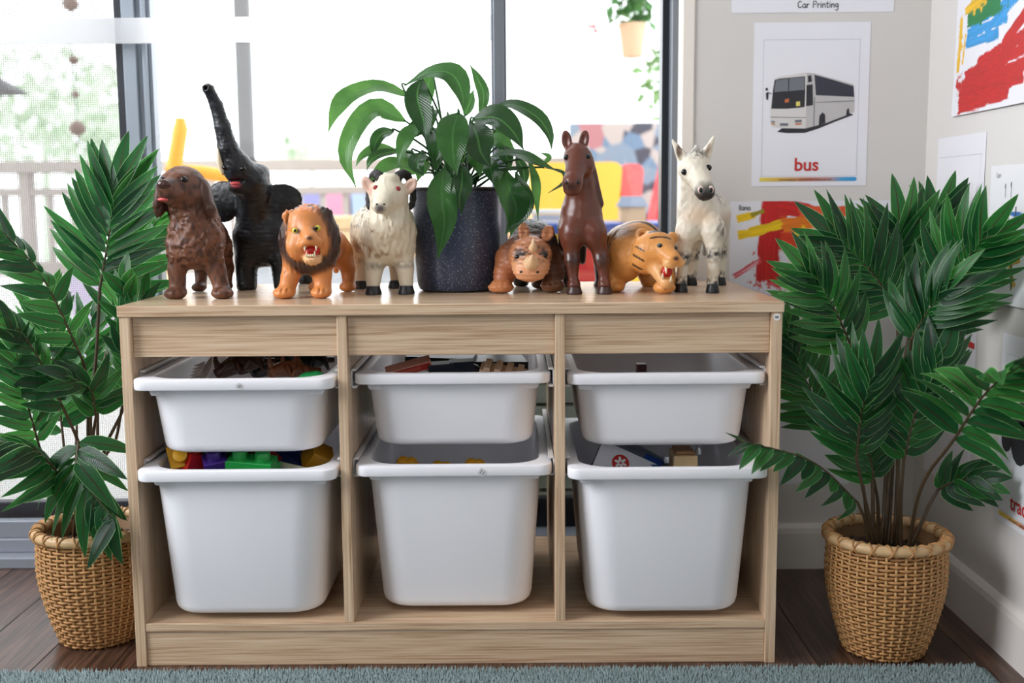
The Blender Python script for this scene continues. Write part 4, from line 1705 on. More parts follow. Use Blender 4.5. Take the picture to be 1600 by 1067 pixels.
frond(pl, [bL(.0, .03), P(122, 760, .24)], [P(120, 660, .28), P(132, 580, .31), P(146, 500, .33)], (0.0, -1, .1), n=9, L=.09, W=.012, curl=(0, 2), cup=.08)
frond(pl, [bL(.02, .0), P(160, 720, .13), P(192, 640, .13)], [P(200, 590, .12), P(206, 520, .11), P(196, 440, .09)], (-.1, -.75, .2), n=10, L=.058, W=.0135, curl=(3, 6), cup=.2)
frond(pl, [bL(.02, .0), P(160, 730, .14), P(180, 690, .16)], [P(190, 640, .16), P(208, 560, .19), P(222, 470, .22)], (.1, -1, .2), n=9, L=.075, W=.012, curl=(1, 3), cup=.1)
frond(pl, [bL(-.03, -.02), P(118, 780, .07)], [P(100, 750, .04), P(50, 700, -.01), P(-20, 690, -.05)], (.2, -.55, 1), n=11, L=.10, W=.0145, curl=(2, 4), cup=-.25)
frond(pl, [bL(-.0, -.02), P(134, 740, .10), P(126, 700, .07)], [P(122, 690, .05), P(124, 740, .01), P(178, 812, -.02)], (-.1, -1, .6), n=10, L=.105, W=.0155, curl=(1, 4), cup=-.1, spread=(78, 30))
frond(pl, [bL(-.02, -.0), P(92, 760, .10)], [P(62, 700, .08), P(40, 620, .06), P(20, 520, .04)], (.85, -.4, .2), n=10, L=.07, W=.013, curl=(2, 5), cup=-.05)
frond(pl, [bL(.01, -.0), P(146, 700, .12)], [P(150, 650, .11), P(142, 610, .09), P(108, 590, .06)], (.0, -.8, .7), n=8, L=.07, W=.013, curl=(2, 4), cup=-.1)

# ---- right palm
rb = at(1384, 845, Y=.055)
RX = 0.678
pr_ = empty('potted_palm', (RX, 0.056, 0), 'artificial palm in a woven basket right of the cabinet, in the room corner', 'potted plant', 'palms in woven baskets')
basket(pr_)
bR = lambda dx=0, dy=0: Vector((RX + dx, .056 + dy, soil))
frond(pr_, [bR(0, .01), P(1392, 700, .09), P(1402, 580, .12)], [P(1402, 482, .13), P(1360, 424, .13), P(1302, 368, .12)], (-.15, -1, .25), n=12, L=.105, W=.0145, curl=(0, 2), cup=.05)
frond(pr_, [bR(.0, .02), P(1388, 690, .12), P(1404, 570, .16)], [P(1406, 490, .17), P(1408, 425, .17), P(1406, 358, .16)], (0, -1, .15), n=12, L=.115, W=.0155, curl=(0, 2), cup=.12)
frond(pr_, [bR(.01, .02), P(1400, 660, .16), P(1424, 500, .20)], [P(1432, 450, .21), P(1446, 395, .21), P(1468, 338, .21)], (-.1, -1, .2), n=9, L=.105, W=.0145, curl=(0, 2), cup=.1)
frond(pr_, [bR(.02, .02), P(1410, 640, .14), P(1440, 540, .17)], [P(1462, 480, .10), P(1500, 420, .05), P(1540, 368, -.01)], (-.25, -1, .3), n=11, L=.105, W=.0145, curl=(1, 3), cup=-.02)
frond(pr_, [bR(.015, -.01), P(1404, 690, .03), P(1418, 600, .0)], [P(1424, 530, -.02), P(1448, 490, -.04), P(1478, 450, -.07)], (-.15, -.75, .65), n=11, L=.095, W=.0135, curl=(2, 4), cup=.1)
frond(pr_, [bR(-.02, .0), P(1362, 720, .05), P(1348, 620, .06)], [P(1332, 545, .05), P(1300, 476, .03), P(1262, 424, .0)], (-.05, -1, .35), n=12, L=.09, W=.0135, curl=(1, 3), cup=.08)
frond(pr_, [bR(-.02, .02), P(1344, 740, .14)], [P(1300, 668, .2), P(1262, 600, .23), P(1226, 520, .25)], (0, -1, .2), n=10, L=.095, W=.0145, curl=(0, 2), cup=.05)
frond(pr_, [bR(-.015, -.01), P(1352, 780, .02)], [P(1338, 715, -.01), P(1346, 645, -.03), P(1362, 580, -.05)], (-.05, -1, .3), n=11, L=.095, W=.013, curl=(2, 4), cup=.1)
frond(pr_, [bR(.02, -.01), P(1408, 780, .02)], [P(1412, 720, .0), P(1432, 640, -.03), P(1470, 560, -.06)], (-.1, -1, .4), n=11, L=.085, W=.015, curl=(2, 4), cup=.0)
frond(pr_, [bR(.03, -.01), P(1440, 760, .0)], [P(1488, 690, -.08), P(1548, 606, -.17), P(1640, 545, -.26)], (.25, -.55, .9), n=12, L=.115, W=.0165, curl=(1, 3), cup=-.05)
frond(pr_, [bR(-.03, -.015), P(1352, 815, .02)], [P(1340, 785, .0), P(1270, 722, -.05), P(1165, 690, -.10)], (.1, -.35, 1), n=12, L=.052, W=.0115, curl=(2, 5), cup=-.5)
frond(pr_, [bR(.035, .0), P(1452, 790, .06)], [P(1466, 765, .06), P(1492, 752, .04), P(1530, 748, .02)], (0, -.8, .6), n=6, L=.06, W=.015, curl=(1, 3), cup=.0)
frond(pr_, [bR(-.01, .01), P(1372, 790, .06)], [P(1366, 752, .05), P(1358, 712, .04), P(1334, 672, .02)], (0, -1, .3), n=8, L=.08, W=.0135, curl=(1, 3), cup=.0)

# ---- peace lily in a speckled pot
m_lily = leaf_mat('lily_leaf', [(0.1, (18, 46, 24)), (0.4, (26, 64, 30)), (0.65, (36, 86, 36)), (0.95, (58, 118, 46))], 0.22, 0.46, (44, 96, 44))
m_pet = mat('lily_petiole', (40, 84, 40), 0.4)
mp_ = mat('speckled_pot', (54, 62, 82), 0.30)
nt = mp_.node_tree
tc = nt.nodes.new('ShaderNodeTexCoord')
vo = nt.nodes.new('ShaderNodeTexVoronoi')
vo.inputs['Scale'].default_value = 330
nt.links.new(tc.outputs['Object'], vo.inputs['Vector'])
n1 = nt.nodes.new('ShaderNodeTexNoise')
n1.inputs['Scale'].default_value = 260
nt.links.new(tc.outputs['Object'], n1.inputs['Vector'])
mu = nt.nodes.new('ShaderNodeMath')
mu.operation = 'MULTIPLY'
nt.links.new(n1.outputs['Fac'], mu.inputs[0])
mu.inputs[1].default_value = 0.36
lt = nt.nodes.new('ShaderNodeMath')
lt.operation = 'LESS_THAN'
nt.links.new(vo.outputs['Distance'], lt.inputs[0])
nt.links.new(mu.outputs[0], lt.inputs[1])
mx = nt.nodes.new('ShaderNodeMix')
mx.data_type = 'RGBA'
nt.links.new(lt.outputs[0], mx.inputs[0])
mx.inputs[6].default_value = lin((50, 58, 80))
mx.inputs[7].default_value = lin((170, 176, 192))
nt.links.new(mx.outputs[2], nt.nodes['Principled BSDF'].inputs['Base Color'])

pc = Vector((-0.001, 0.262, CH + .0004))
lily = empty('potted_peace_lily', pc, 'peace lily with drooping dark leaves in a speckled navy pot', 'potted plant')
HP = 0.172
pot = MB().lathe([(0, 0), (.060, 0), (.066, .003), (.069, .010), (.071, .025), (.0745, .11), (.0755, HP - .004), (.0765, HP - .001), (.0755, HP + .001), (.0725, HP), (.0705, HP - .03), (.068, .03), (0, .03)], n=72)
pot.build('pot', mp_, lily, smooth='auto', world=False)
MB().lathe([(.0762, HP - .0045), (.0775, HP - .002), (.0772, HP + .0015), (.073, HP + .0018), (.0725, HP - .002)], n=72).build('pot_rim', mat('pot_rim_black', (22, 24, 30), 0.3), lily, smooth='auto', world=False)
sm = MB().lathe([(0, HP - .035), (.070, HP - .035), (.070, HP - .024), (0, HP - .018)], n=36)
sm.build('soil', mat('potting_soil', (36, 26, 20), 0.9, bump=(220, 1, 0.004)), lily, world=False)


def leaf(mid, width, up=(0, -1, .3), petiole=None, fold=.25, wave=.12, wmax=.42):
    """a single leaf: blade lofted along its midrib, petiole as sub-part; room coordinates"""
    N = 15
    c = bez(mid, N)
    up = Vector(up)
    vs_, fs, uvs = [], [], []
    ph = random.uniform(0, 6)
    for i in range(N):
        t = i / (N - 1)
        a, b = c[max(0, i - 1)], c[min(N - 1, i + 1)]
        tg = (b - a).normalized()
        nn = (up - tg * up.dot(tg)).normalized()
        sd = tg.cross(nn)
        w = width * .5 * (math.sin(math.pi * t ** (math.log(.5) / math.log(wmax))) ** .95 * (1 - .45 * t ** 5) if 0 < t < 1 else 0)
        if i == 0:
            w = width * .03
        w = max(w, .0006)
        for j, s in enumerate((-1, -.5, 0, .5, 1)):
            h = fold * w * (abs(s) ** 1.3) + (wave * w * math.sin(9 * t + ph + s * 2) * abs(s))
            vs_.append(c[i] + sd * (s * w) + nn * h - pc)
            uvs.append((t, .5 + .5 * s))
    for i in range(N - 1):
        for j in range(4):
            a = i * 5 + j
            fs.append((a, a + 5, a + 6, a + 1))
    me = bpy.data.meshes.new('leaf')
    me.from_pydata([tuple(v) for v in vs_], [], fs)
    ul = me.uv_layers.new(name='UVMap')
    for lp in me.loops:
        ul.data[lp.index].uv = uvs[lp.vertex_index]
    me.polygons.foreach_set('use_smooth', [True] * len(me.polygons))
    me.materials.append(m_lily)
    me.update()
    o = link(bpy.data.objects.new('leaf', me), lily)
    b0 = pc + Vector((random.uniform(-.03, .03), random.uniform(-.03, .03), HP - .025))
    st = (c[1] - c[0]).normalized()
    pp = [b0] + [Vector(q) for q in (petiole or [])]
    if not petiole:
        pp.append(b0.lerp(c[0], .55) + Vector((0, 0, .02)))
    pp.append(c[0] - st * .004)
    pp.append(c[0] + st * .004)
    q = bez(pp, 14)
    tb = MB().tube([v - pc for v in q], [.0024 - .0010 * i / 13 for i in range(14)], 6)
    tb.build('petiole', m_pet, o, smooth=True, world=False)
    return o


K = 1 / 912.0
UPF = (0, -1, .35)
leaf([P(642, 152, .26), P(592, 136, .25), P(545, 152, .24), P(524, 176, .23), P(513, 206, .22)], 36 * K, (0.1, -.75, .75))
leaf([P(634, 190, .24), P(590, 170, .22), P(560, 195, .20), P(541, 245, .19), P(556, 292, .18)], 40 * K, (-.3, -1, .4))
leaf([P(632, 134, .24), P(672, 113, .22), P(706, 116, .20), P(722, 145, .19), P(724, 174, .18)], 36 * K, (.1, -.9, .5), wmax=.55)
leaf([P(658, 124, .25), P(652, 150, .23), P(662, 190, .21), P(669, 226, .20)], 40 * K, (-.2, -1, .1))
leaf([P(674, 112, .28), P(668, 140, .29), P(672, 172, .30)], 24 * K, (0, -1, .1))
leaf([P(750, 182, .28), P(756, 150, .28), P(746, 122, .28), P(734, 101, .28)], 19 * K, (0, -1, .1))
leaf([P(726, 182, .31), P(734, 160, .31), P(740, 140, .31)], 18 * K, (0, -1, .1))
leaf([P(764, 176, .25), P(798, 163, .23), P(838, 182, .21), P(858, 210, .20), P(862, 234, .20)], 26 * K, (.1, -.8, .7))
leaf([P(738, 186, .22), P(774, 184, .19), P(800, 204, .17), P(818, 234, .16)], 44 * K, (.2, -1, .45))
leaf([P(716, 176, .18), P(708, 205, .15), P(708, 240, .14), P(714, 274, .135)], 48 * K, (-.05, -1, .1), wmax=.4)
leaf([P(738, 192, .20), P(746, 215, .17), P(752, 240, .16), P(768, 262, .155)], 46 * K, (.1, -1, .1))
leaf([P(694, 262, .18), P(690, 300, .15), P(694, 350, .15), P(684, 405, .155)], 44 * K, (-.05, -1, .12), wmax=.45)
leaf([P(722, 258, .18), P(722, 285, .155), P(718, 310, .15), P(722, 335, .15)], 32 * K, (.1, -1, .1))
leaf([P(790, 262, .20), P(796, 295, .17), P(806, 325, .165), P(798, 368, .17)], 44 * K, (.1, -1, .1), wmax=.55)
leaf([P(806, 268, .19), P(814, 300, .172), P(812, 330, .17), P(790, 366, .165)], 40 * K, (-.1, -1, .1), wmax=.55)
leaf([P(764, 246, .22), P(804, 240, .19), P(840, 254, .17), P(880, 272, .19)], 24 * K, (.0, -.7, .9))
leaf([P(826, 250, .20), P(836, 280, .18), P(838, 310, .18), P(841, 345, .18)], 15 * K, (.3, -1, .1))
leaf([P(806, 245, .22), P(818, 268, .22), P(820, 295, .22)], 18 * K, (.3, -1, .1))
leaf([P(846, 262, .21), P(876, 268, .205), P(884, 284, .20), P(856, 302, .19)], 12 * K, (0, -.6, 1), wmax=.6)
leaf([P(616, 204, .24), P(596, 210, .22), P(586, 226, .21), P(582, 244, .21)], 24 * K, (-.2, -1, .4))
leaf([P(620, 234, .24), P(590, 232, .22), P(566, 244, .21), P(556, 260, .21)], 18 * K, (-.2, -1, .5))
leaf([P(626, 236, .22), P(598, 240, .20), P(580, 250, .19), P(573, 266, .19)], 17 * K, (-.2, -1, .5))
leaf([P(648, 264, .21), P(620, 256, .19), P(594, 266, .18), P(576, 288, .17)], 26 * K, (-.2, -.8, .6))
leaf([P(660, 196, .22), P(640, 208, .20), P(628, 232, .19), P(622, 262, .185)], 26 * K, (-.2, -1, .3))
leaf([P(668, 190, .26), P(648, 204, .24), P(634, 216, .24)], 28 * K, (0, -1, .4))
leaf([P(676, 200, .24), P(684, 225, .20), P(680, 255, .19)], 30 * K, (0, -1, .2))
leaf([P(700, 200, .28), P(690, 220, .27), P(672, 236, .27)], 34 * K, (0, -1, .3))
leaf([P(660, 238, .20), P(652, 255, .17), P(662, 275, .165)], 28 * K, (-.2, -1, .2))
leaf([P(770, 205, .30), P(786, 215, .30), P(790, 240, .29)], 28 * K, (0, -1, .2))
leaf([P(760, 215, .26), P(784, 222, .24), P(806, 236, .24)], 26 * K, (0, -1, .5))
leaf([P(730, 210, .30), P(732, 235, .29), P(738, 262, .28)], 36 * K, (0, -1, .2))
leaf([P(655, 270, .27), P(640, 262, .27), P(622, 268, .27)], 26 * K, (0, -1, .4))
leaf([P(776, 262, .24), P(780, 285, .2), P(778, 306, .19)], 20 * K, (0, -1, .2))
for (x, y, l, dx, w, Y) in ((690, 225, 44, -8, 26, .22), (705, 240, 40, 4, 24, .20), (740, 235, 42, 10, 28, .19), (758, 250, 40, 14, 26, .21), (668, 250, 34, -16, 22, .22), (780, 230, 38, 18, 24, .24), (645, 235, 30, -20, 20, .25), (720, 215, 46, 2, 26, .24), (676, 170, 40, -6, 24, .29), (700, 180, 44, 12, 26, .30)):
    leaf([P(x, y, Y), P(x + dx * .6, y + l * .35, Y - .02), P(x + dx, y + l, Y - .03)], w * K, (random.uniform(-.3, .3), -1, .3))
leaf([P(848, 258, .23), P(858, 245, .23), P(842, 238, .23)], 8 * K, (0, -1, .4))
# ================================================================== papers on the walls
def vnoise2(u, v, seed):
    return vnoise3(np.stack([u, v, np.full_like(u, seed * 7.31)], -1), seed)


def wall_matrix(wall, x, z):
    if wall == 'back':
        return Matrix(((1, 0, 0, x), (0, 0, -1, YB - .0007), (0, 1, 0, z), (0, 0, 0, 1)))
    return Matrix(((0, 0, -1, XR - .0007), (-1, 0, 0, x), (0, 1, 0, z), (0, 0, 0, 1)))


m_paper = mat('laminated_paper', (232, 233, 240), 0.28, var=(4, 0.02))
m_paper2 = mat('plain_paper', (226, 226, 232), 0.55, var=(5, 0.03))


def paper(wall, x, z, w, h, label, cat='poster', material=None, paint=None, res=None, curl=0.0, tilt=0.0, name='paper_sheet', group=None):
    nx, ny = res or (9, 12)
    us, vs2 = np.meshgrid(np.linspace(0, w, nx), np.linspace(0, h, ny), indexing='xy')
    zz = curl * ((1 - vs2 / h) ** 3) + curl * .6 * ((us / w) ** 4) * (1 - vs2 / h)
    V = np.stack([us, vs2, zz], -1).reshape(-1, 3)
    F = [(j * nx + i, j * nx + i + 1, (j + 1) * nx + i + 1, (j + 1) * nx + i) for j in range(ny - 1) for i in range(nx - 1)]
    me = bpy.data.meshes.new(name)
    me.from_pydata(V.tolist(), [], F)
    if paint is not None:
        c = paint(us.ravel(), vs2.ravel())
        a = me.color_attributes.new('Col', 'FLOAT_COLOR', 'POINT')
        a.data.foreach_set('color', np.concatenate([c, np.ones((len(c), 1))], 1).astype(np.float32).ravel())
        me.materials.append(vcol_mat('painted_paper', 0.5, bump=(300, 0.2, 0.0006)))
    else:
        me.materials.append(material or m_paper)
    o = bpy.data.objects.new(name, me)
    so = o.modifiers.new('thickness', 'SOLIDIFY')
    so.thickness = 0.0003
    so.offset = -1
    link(o)
    o.matrix_world = wall_matrix(wall, x, z) @ Matrix.Rotation(math.radians(tilt), 4, 'Z')
    return tag(o, label, cat, group)


def flat(parent, name, polys, material, z=.0005):
    """printed shapes: each polygon a thin flat face just above the paper"""
    mb = MB()
    for p in polys:
        n = len(p)
        mb.add([(q[0], q[1], z) for q in p], [tuple(range(n))])
    me = bpy.data.meshes.new(name)
    me.from_pydata(mb.v, [], mb.f)
    me.materials.append(material)
    return link(bpy.data.objects.new(name, me), parent)


def ribbon(pts, w):
    pts = [Vector((p[0], p[1])) for p in pts]
    out = []
    for a, b in zip(pts[:-1], pts[1:]):
        d = (b - a)
        if d.length < 1e-7:
            continue
        d.normalize()
        n = Vector((-d.y, d.x)) * w / 2
        e = d * w * .35
        out.append([tuple(a + n - e), tuple(a - n - e), tuple(b - n + e), tuple(b + n + e)])
    return out


GLYPH = {
    'C': (.75, [[(.62, .82), (.4, .98), (.15, .75), (.08, .4), (.2, .08), (.45, .02), (.68, .18)]]),
    'a': (.62, [[(.5, .5), (.3, .58), (.08, .4), (.1, .1), (.3, .0), (.48, .2), (.5, .52), (.5, .12), (.6, 0)]]),
    'r': (.5, [[(.1, .55), (.12, 0)], [(.12, .32), (.25, .52), (.45, .55)]]),
    'P': (.7, [[(.12, 0), (.14, .95)], [(.14, .95), (.45, .98), (.62, .78), (.45, .52), (.14, .48)]]),
    'i': (.28, [[(.12, .55), (.14, 0)], [(.13, .78), (.15, .82)]]),
    'n': (.6, [[(.08, .55), (.1, 0)], [(.1, .35), (.3, .56), (.46, .45), (.5, 0)]]),
    't': (.5, [[(.22, .9), (.22, .1), (.4, 0)], [(.02, .6), (.44, .62)]]),
    'g': (.6, [[(.5, .5), (.25, .58), (.08, .35), (.25, .08), (.48, .25), (.5, .55), (.5, -.2), (.3, -.45), (.1, -.32)]]),
    'I': (.25, [[(.12, .9), (.12, 0)]]),
    'l': (.25, [[(.12, .98), (.12, 0)]]),
    'K': (.6, [[(.1, .9), (.1, 0)], [(.5, .9), (.1, .42), (.52, 0)]]),
    'e': (.58, [[(.1, .3), (.48, .34), (.4, .56), (.18, .52), (.08, .25), (.25, .02), (.5, .12)]]),
    ' ': (.45, []),
}


def handwrite(parent, txt, x, y, size, w, material, z=.0006):
    polys = []
    for ch in txt:
        adv, strokes = GLYPH[ch]
        for s in strokes:
            pts = [p.to_2d() for p in bez([(x + q[0] * size, y + q[1] * size, 0) for q in s], max(3, len(s) * 3))] if len(s) > 2 else [Vector((x + q[0] * size, y + q[1] * size)) for q in s]
            polys += ribbon(pts, w)
        x += adv * size
    return flat(parent, 'handwriting', polys, material, z)


pr_red = mat('print_red', (196, 40, 36), 0.4)
pr_dark = mat('print_dark', (38, 40, 46), 0.4)
pr_glass = mat('print_glass', (112, 116, 124), 0.4)
pr_white = mat('print_white', (214, 212, 210), 0.4)
pr_shade = mat('print_grey', (190, 188, 188), 0.4)
pr_line = mat('print_line', (150, 152, 162), 0.4)
pr_orange = mat('print_orange', (196, 110, 60), 0.4)
pr_blue = mat('print_blue', (70, 160, 206), 0.4)
pr_yellow = mat('print_yellow', (230, 212, 110), 0.4)

# gradient bar along the foot of the cards
mg = bpy.data.materials.new('rainbow_bar')
mg.use_nodes = True
nt = mg.node_tree
tc = nt.nodes.new('ShaderNodeTexCoord')
sp = nt.nodes.new('ShaderNodeSeparateXYZ')
nt.links.new(tc.outputs['Object'], sp.inputs[0])
mr = nt.nodes.new('ShaderNodeMapRange')
mr.inputs['From Min'].default_value = .015
mr.inputs['From Max'].default_value = .195
nt.links.new(sp.outputs[0], mr.inputs[0])
rp = ramp(nt, [(0.0, (228, 210, 90)), (0.25, (214, 170, 90)), (0.5, (206, 130, 110)), (0.72, (190, 150, 150)), (0.85, (70, 160, 210)), (1.0, (40, 150, 214))])
nt.links.new(mr.outputs[0], rp.inputs[0])
nt.links.new(rp.outputs[0], nt.nodes['Principled BSDF'].inputs['Base Color'])


def card_frame(o, word):
    w, h = .2115, .296
    x0, x1, y0, y1 = .018, .195, .018, .266
    t = .0004
    flat(o, 'border_line', [[(x0, y0), (x1, y0), (x1, y0 + t), (x0, y0 + t)], [(x0, y1), (x1, y1), (x1, y1 + t), (x0, y1 + t)],
                            [(x0, y0), (x0 + t, y0), (x0 + t, y1), (x0, y1)], [(x1 - t, y0), (x1, y0), (x1, y1), (x1 - t, y1)]], pr_line, .0004)
    bar = [(.015 + .004 * 0, .0125)]
    cx, r = .192, .0037
    poly = [(.015, .0088)] + [(cx + r * math.sin(a), .0125 - r * math.cos(a)) for a in [math.pi * i / 8 for i in range(9)]] + [(.015, .0162)]
    flat(o, 'rainbow_bar', [poly], mg, .0005)
    add_text('small_print', 'Land transport - made by Kids-Flashcards.com', .0052, pr_dark, o, Matrix.Translation((.100, .0106, .0008)), .00004)
    add_text('word', word, .0335, pr_red, o, Matrix.Translation((.1015, .0285, .0007)), .0006)


bus = paper('back', .5385, .7345, .2135, .297, 'laminated card with a white coach picture and the word bus')
card_frame(bus, 'bus')
ks = .2115 / 522.0


def bp_(pts):
    return [((p[0] - 362) * ks, .296 - (p[1] - 100) * ks) for p in pts]


flat(bus, 'coach_shadow', [bp_([(475, 584), (520, 590), (600, 590), (660, 572), (740, 540), (822, 510), (800, 500), (650, 545), (500, 565)])], pr_dark, .0004)
flat(bus, 'coach_side', [bp_([(604, 320), (640, 324), (818, 374), (824, 440), (825, 496), (800, 508), (692, 548), (604, 570)])], pr_shade, .0005)
flat(bus, 'coach_front', [bp_([(443, 482), (450, 400), (457, 346), (480, 338), (602, 319), (606, 400), (605, 570), (500, 568), (452, 562), (443, 540)])], pr_white, .0006)
flat(bus, 'coach_windscreen', [bp_([(446, 480), (452, 400), (459, 352), (480, 346), (596, 336), (599, 400), (598, 474), (520, 481)]),
                               bp_([(604, 376), (632, 372), (636, 466), (604, 470)]), bp_([(609, 334), (624, 332), (629, 360), (611, 364)])], pr_dark, .0007)
flat(bus, 'coach_windows', [bp_([(639, 330), (720, 352), (818, 382), (823, 430), (648, 421)])], mat('print_navy', (46, 50, 64), 0.35), .0007)
flat(bus, 'coach_glass', [bp_([(457, 406), (464, 353), (520, 346), (521, 402)]), bp_([(525, 402), (525, 345), (592, 339), (595, 397)])], pr_glass, .0008)
flat(bus, 'coach_wheel', [bp_([(664, 556), (666, 515), (679, 498), (692, 508), (694, 546)])], pr_dark, .0008)
flat(bus, 'coach_wheel', [bp_([(788, 514), (790, 486), (800, 480), (804, 508)])], pr_dark, .0008)
flat(bus, 'coach_mirror', [bp_([(418, 388), (428, 386), (429, 398), (419, 400)]), bp_([(420, 410), (431, 404), (431, 440), (423, 440)]), bp_([(428, 406), (446, 410), (446, 414), (428, 410)])], pr_dark, .0008)
flat(bus, 'coach_lamps', [bp_([(447, 544), (464, 546), (464, 552), (448, 550)]), bp_([(556, 546), (586, 546), (586, 552), (558, 554)]), bp_([(506, 440), (526, 434), (524, 452), (508, 454)])], pr_orange, .0009)
flat(bus, 'coach_trim', [bp_([(487, 545), (525, 546), (524, 558), (488, 557)]), bp_([(447, 534), (464, 536), (464, 543), (447, 541)]), bp_([(554, 532), (586, 530), (586, 542), (555, 543)]),
                         bp_([(443, 516), (605, 520), (605, 523), (443, 519)]), bp_([(648, 452), (824, 446), (824, 449), (648, 455)]), bp_([(640, 430), (643, 430), (643, 560), (640, 561)])], pr_glass, .0009)
flat(bus, 'sticker', [bp_([(558, 450), (576, 448), (577, 468), (559, 470)])], pr_yellow, .0009)

car = paper('back', .496, 1.049, .297, .21, 'white sheet headed Car Printing, taped above the bus card', material=m_paper)
handwrite(car, 'Car Printing', .1205, .0085, .0118, .0013, m_ink)


def stroke(c, u, v, a, b, w, col, seed, rough=.35, streakf=60, alpha=1.0):
    """a dry brush stroke from a to b"""
    a, b = np.array(a, float), np.array(b, float)
    d = b - a
    L = np.hypot(*d) + 1e-9
    t = ((u - a[0]) * d[0] + (v - a[1]) * d[1]) / L
    s = ((u - a[0]) * -d[1] + (v - a[1]) * d[0]) / L
    n = vnoise2(t * streakf * .35, s * streakf * 6, seed)
    n2 = vnoise2(t * 60, s * 60, seed + 3)
    edge = (1 - np.abs(s) / (w * (.75 + .5 * n2))) * 3
    endf = np.minimum(t + w * .5, L - t + w * .5) / (w * .6)
    m = np.clip(np.minimum(edge, endf), 0, 1)
    m = np.clip((m - rough * 1.5 * np.clip((n - .42) * 3.5, 0, 1) * (1.1 - m * .55) - rough * .3) * 2.6, 0, 1) * alpha
    cc = np.array(lin(col)[:3])
    shade = (0.8 + .4 * n)[:, None]
    return c * (1 - m[:, None]) + cc * shade * m[:, None]


def splash(c, u, v, ctr, r, col, seed, f=70, thr=.5):
    n = vnoise2(u * f, v * f, seed) * .6 + vnoise2(u * f * 3, v * f * 3, seed + 1) * .4
    d = np.hypot((u - ctr[0]) / r[0], (v - ctr[1]) / r[1])
    m = np.clip((n + (1 - d) * .55 - thr - .2) * 9, 0, 1)
    return c * (1 - m[:, None]) + np.array(lin(col)[:3]) * m[:, None]


def paint_ilana(u, v):
    c = np.tile(np.array(lin((226, 226, 234))[:3]), (len(u), 1))
    R, Yl, Or = (196, 30, 28), (236, 196, 20), (226, 120, 30)
    c = splash(c, u, v, (.10, .075), (.10, .07), (206, 60, 66), 41, 90, .62)
    c = splash(c, u, v, (.13, .06), (.12, .06), (214, 90, 96), 43, 110, .62)
    c = stroke(c, u, v, (.085, .208), (.080, .135), .028, R, 11, .1, 90)
    c = stroke(c, u, v, (.075, .15), (.072, .065), .024, R, 12, .25, 80)
    c = stroke(c, u, v, (.09, .20), (.17, .185), .014, R, 13, .4, 80)
    c = stroke(c, u, v, (.015, .178), (.045, .185), .0075, Yl, 14, .15)
    c = stroke(c, u, v, (.040, .184), (.062, .192), .005, (150, 140, 30), 15, .4)
    c = stroke(c, u, v, (.018, .148), (.040, .151), .0085, Yl, 16, .15)
    c = stroke(c, u, v, (.040, .152), (.10, .168), .011, Yl, 17, .35)
    c = stroke(c, u, v, (.10, .165), (.20, .175), .016, Or, 18, .5)
    c = stroke(c, u, v, (.10, .135), (.19, .125), .025, (210, 60, 30), 19, .5)
    c = stroke(c, u, v, (.13, .19), (.22, .19), .012, (214, 84, 40), 20, .5)
    c = stroke(c, u, v, (.13, .155), (.16, .12), .014, Yl, 21, .4)
    c = stroke(c, u, v, (.20, .11), (.215, .07), .006, (50, 100, 180), 22, .3)
    c = stroke(c, u, v, (.01, .07), (.06, .10), .006, (212, 84, 96), 23, .7)
    return c


pi_ = paper('back', .500, .497, .335, .210, 'red and yellow painting signed Ilana behind the donkey and the palm', 'painting', paint=paint_ilana, res=(190, 120))
handwrite(pi_, 'Ilana', .0155, .194, .0095, .0011, m_ink)


def paint_top(u, v):
    c = np.tile(np.array(lin((228, 228, 234))[:3]), (len(u), 1))
    R, G, Bl, Yl = (190, 28, 26), (26, 122, 66), (52, 150, 214), (228, 180, 30)
    for i, (a, b) in enumerate((((.03, .012), (.22, .022)), ((.03, .030), (.27, .040)), ((.04, .046), (.285, .060)), ((.05, .062), (.285, .082)), ((.10, .078), (.29, .104)), ((.19, .094), (.27, .135)))):
        c = stroke(c, u, v, a, b, .013, R, 51 + i, .48, 120)
    for i, (a, b) in enumerate((((.045, .118), (.17, .116)), ((.05, .132), (.20, .136)), ((.06, .144), (.25, .166)), ((.12, .126), (.27, .176)))):
        c = stroke(c, u, v, a, b, .010, Bl, 61 + i, .55, 120)
    for i, (a, b) in enumerate((((.05, .156), (.17, .160)), ((.06, .172), (.19, .180)), ((.09, .19), (.2, .20)))):
        c = stroke(c, u, v, a, b, .014, G, 66 + i, .3, 90)
    c = splash(c, u, v, (.03, .05), (.04, .05), R, 75, 120, .66)
    c = splash(c, u, v, (.02, .12), (.02, .06), Yl, 76, 130, .62)
    c = splash(c, u, v, (.12, .165), (.08, .03), G, 77, 90, .5)
    c = splash(c, u, v, (.08, .175), (.05, .02), Yl, 78, 110, .52)
    c = stroke(c, u, v, (.035, .172), (.11, .182), .008, Yl, 71, .45)
    c = stroke(c, u, v, (.016, .075), (.022, .165), .007, Yl, 72, .55)
    c = stroke(c, u, v, (.034, .085), (.042, .135), .004, Yl, 73, .6)
    return c


paper('right', .325, .850, .297, .42, 'finger painting in red, blue and green, high on the right wall', 'painting', paint=paint_top, res=(130, 184), curl=.004)
bl = paper('right', .390, .519, .205, .297, 'plain white sheet with a thin ruled line, above the palm on the right wall', 'paper', material=m_paper2, curl=.004)
flat(bl, 'ruled_line', [[(.01, .262), (.193, .262), (.193, .2626), (.01, .2626)], [(.188, .03), (.1885, .03), (.1885, .262), (.188, .262)]], pr_line)


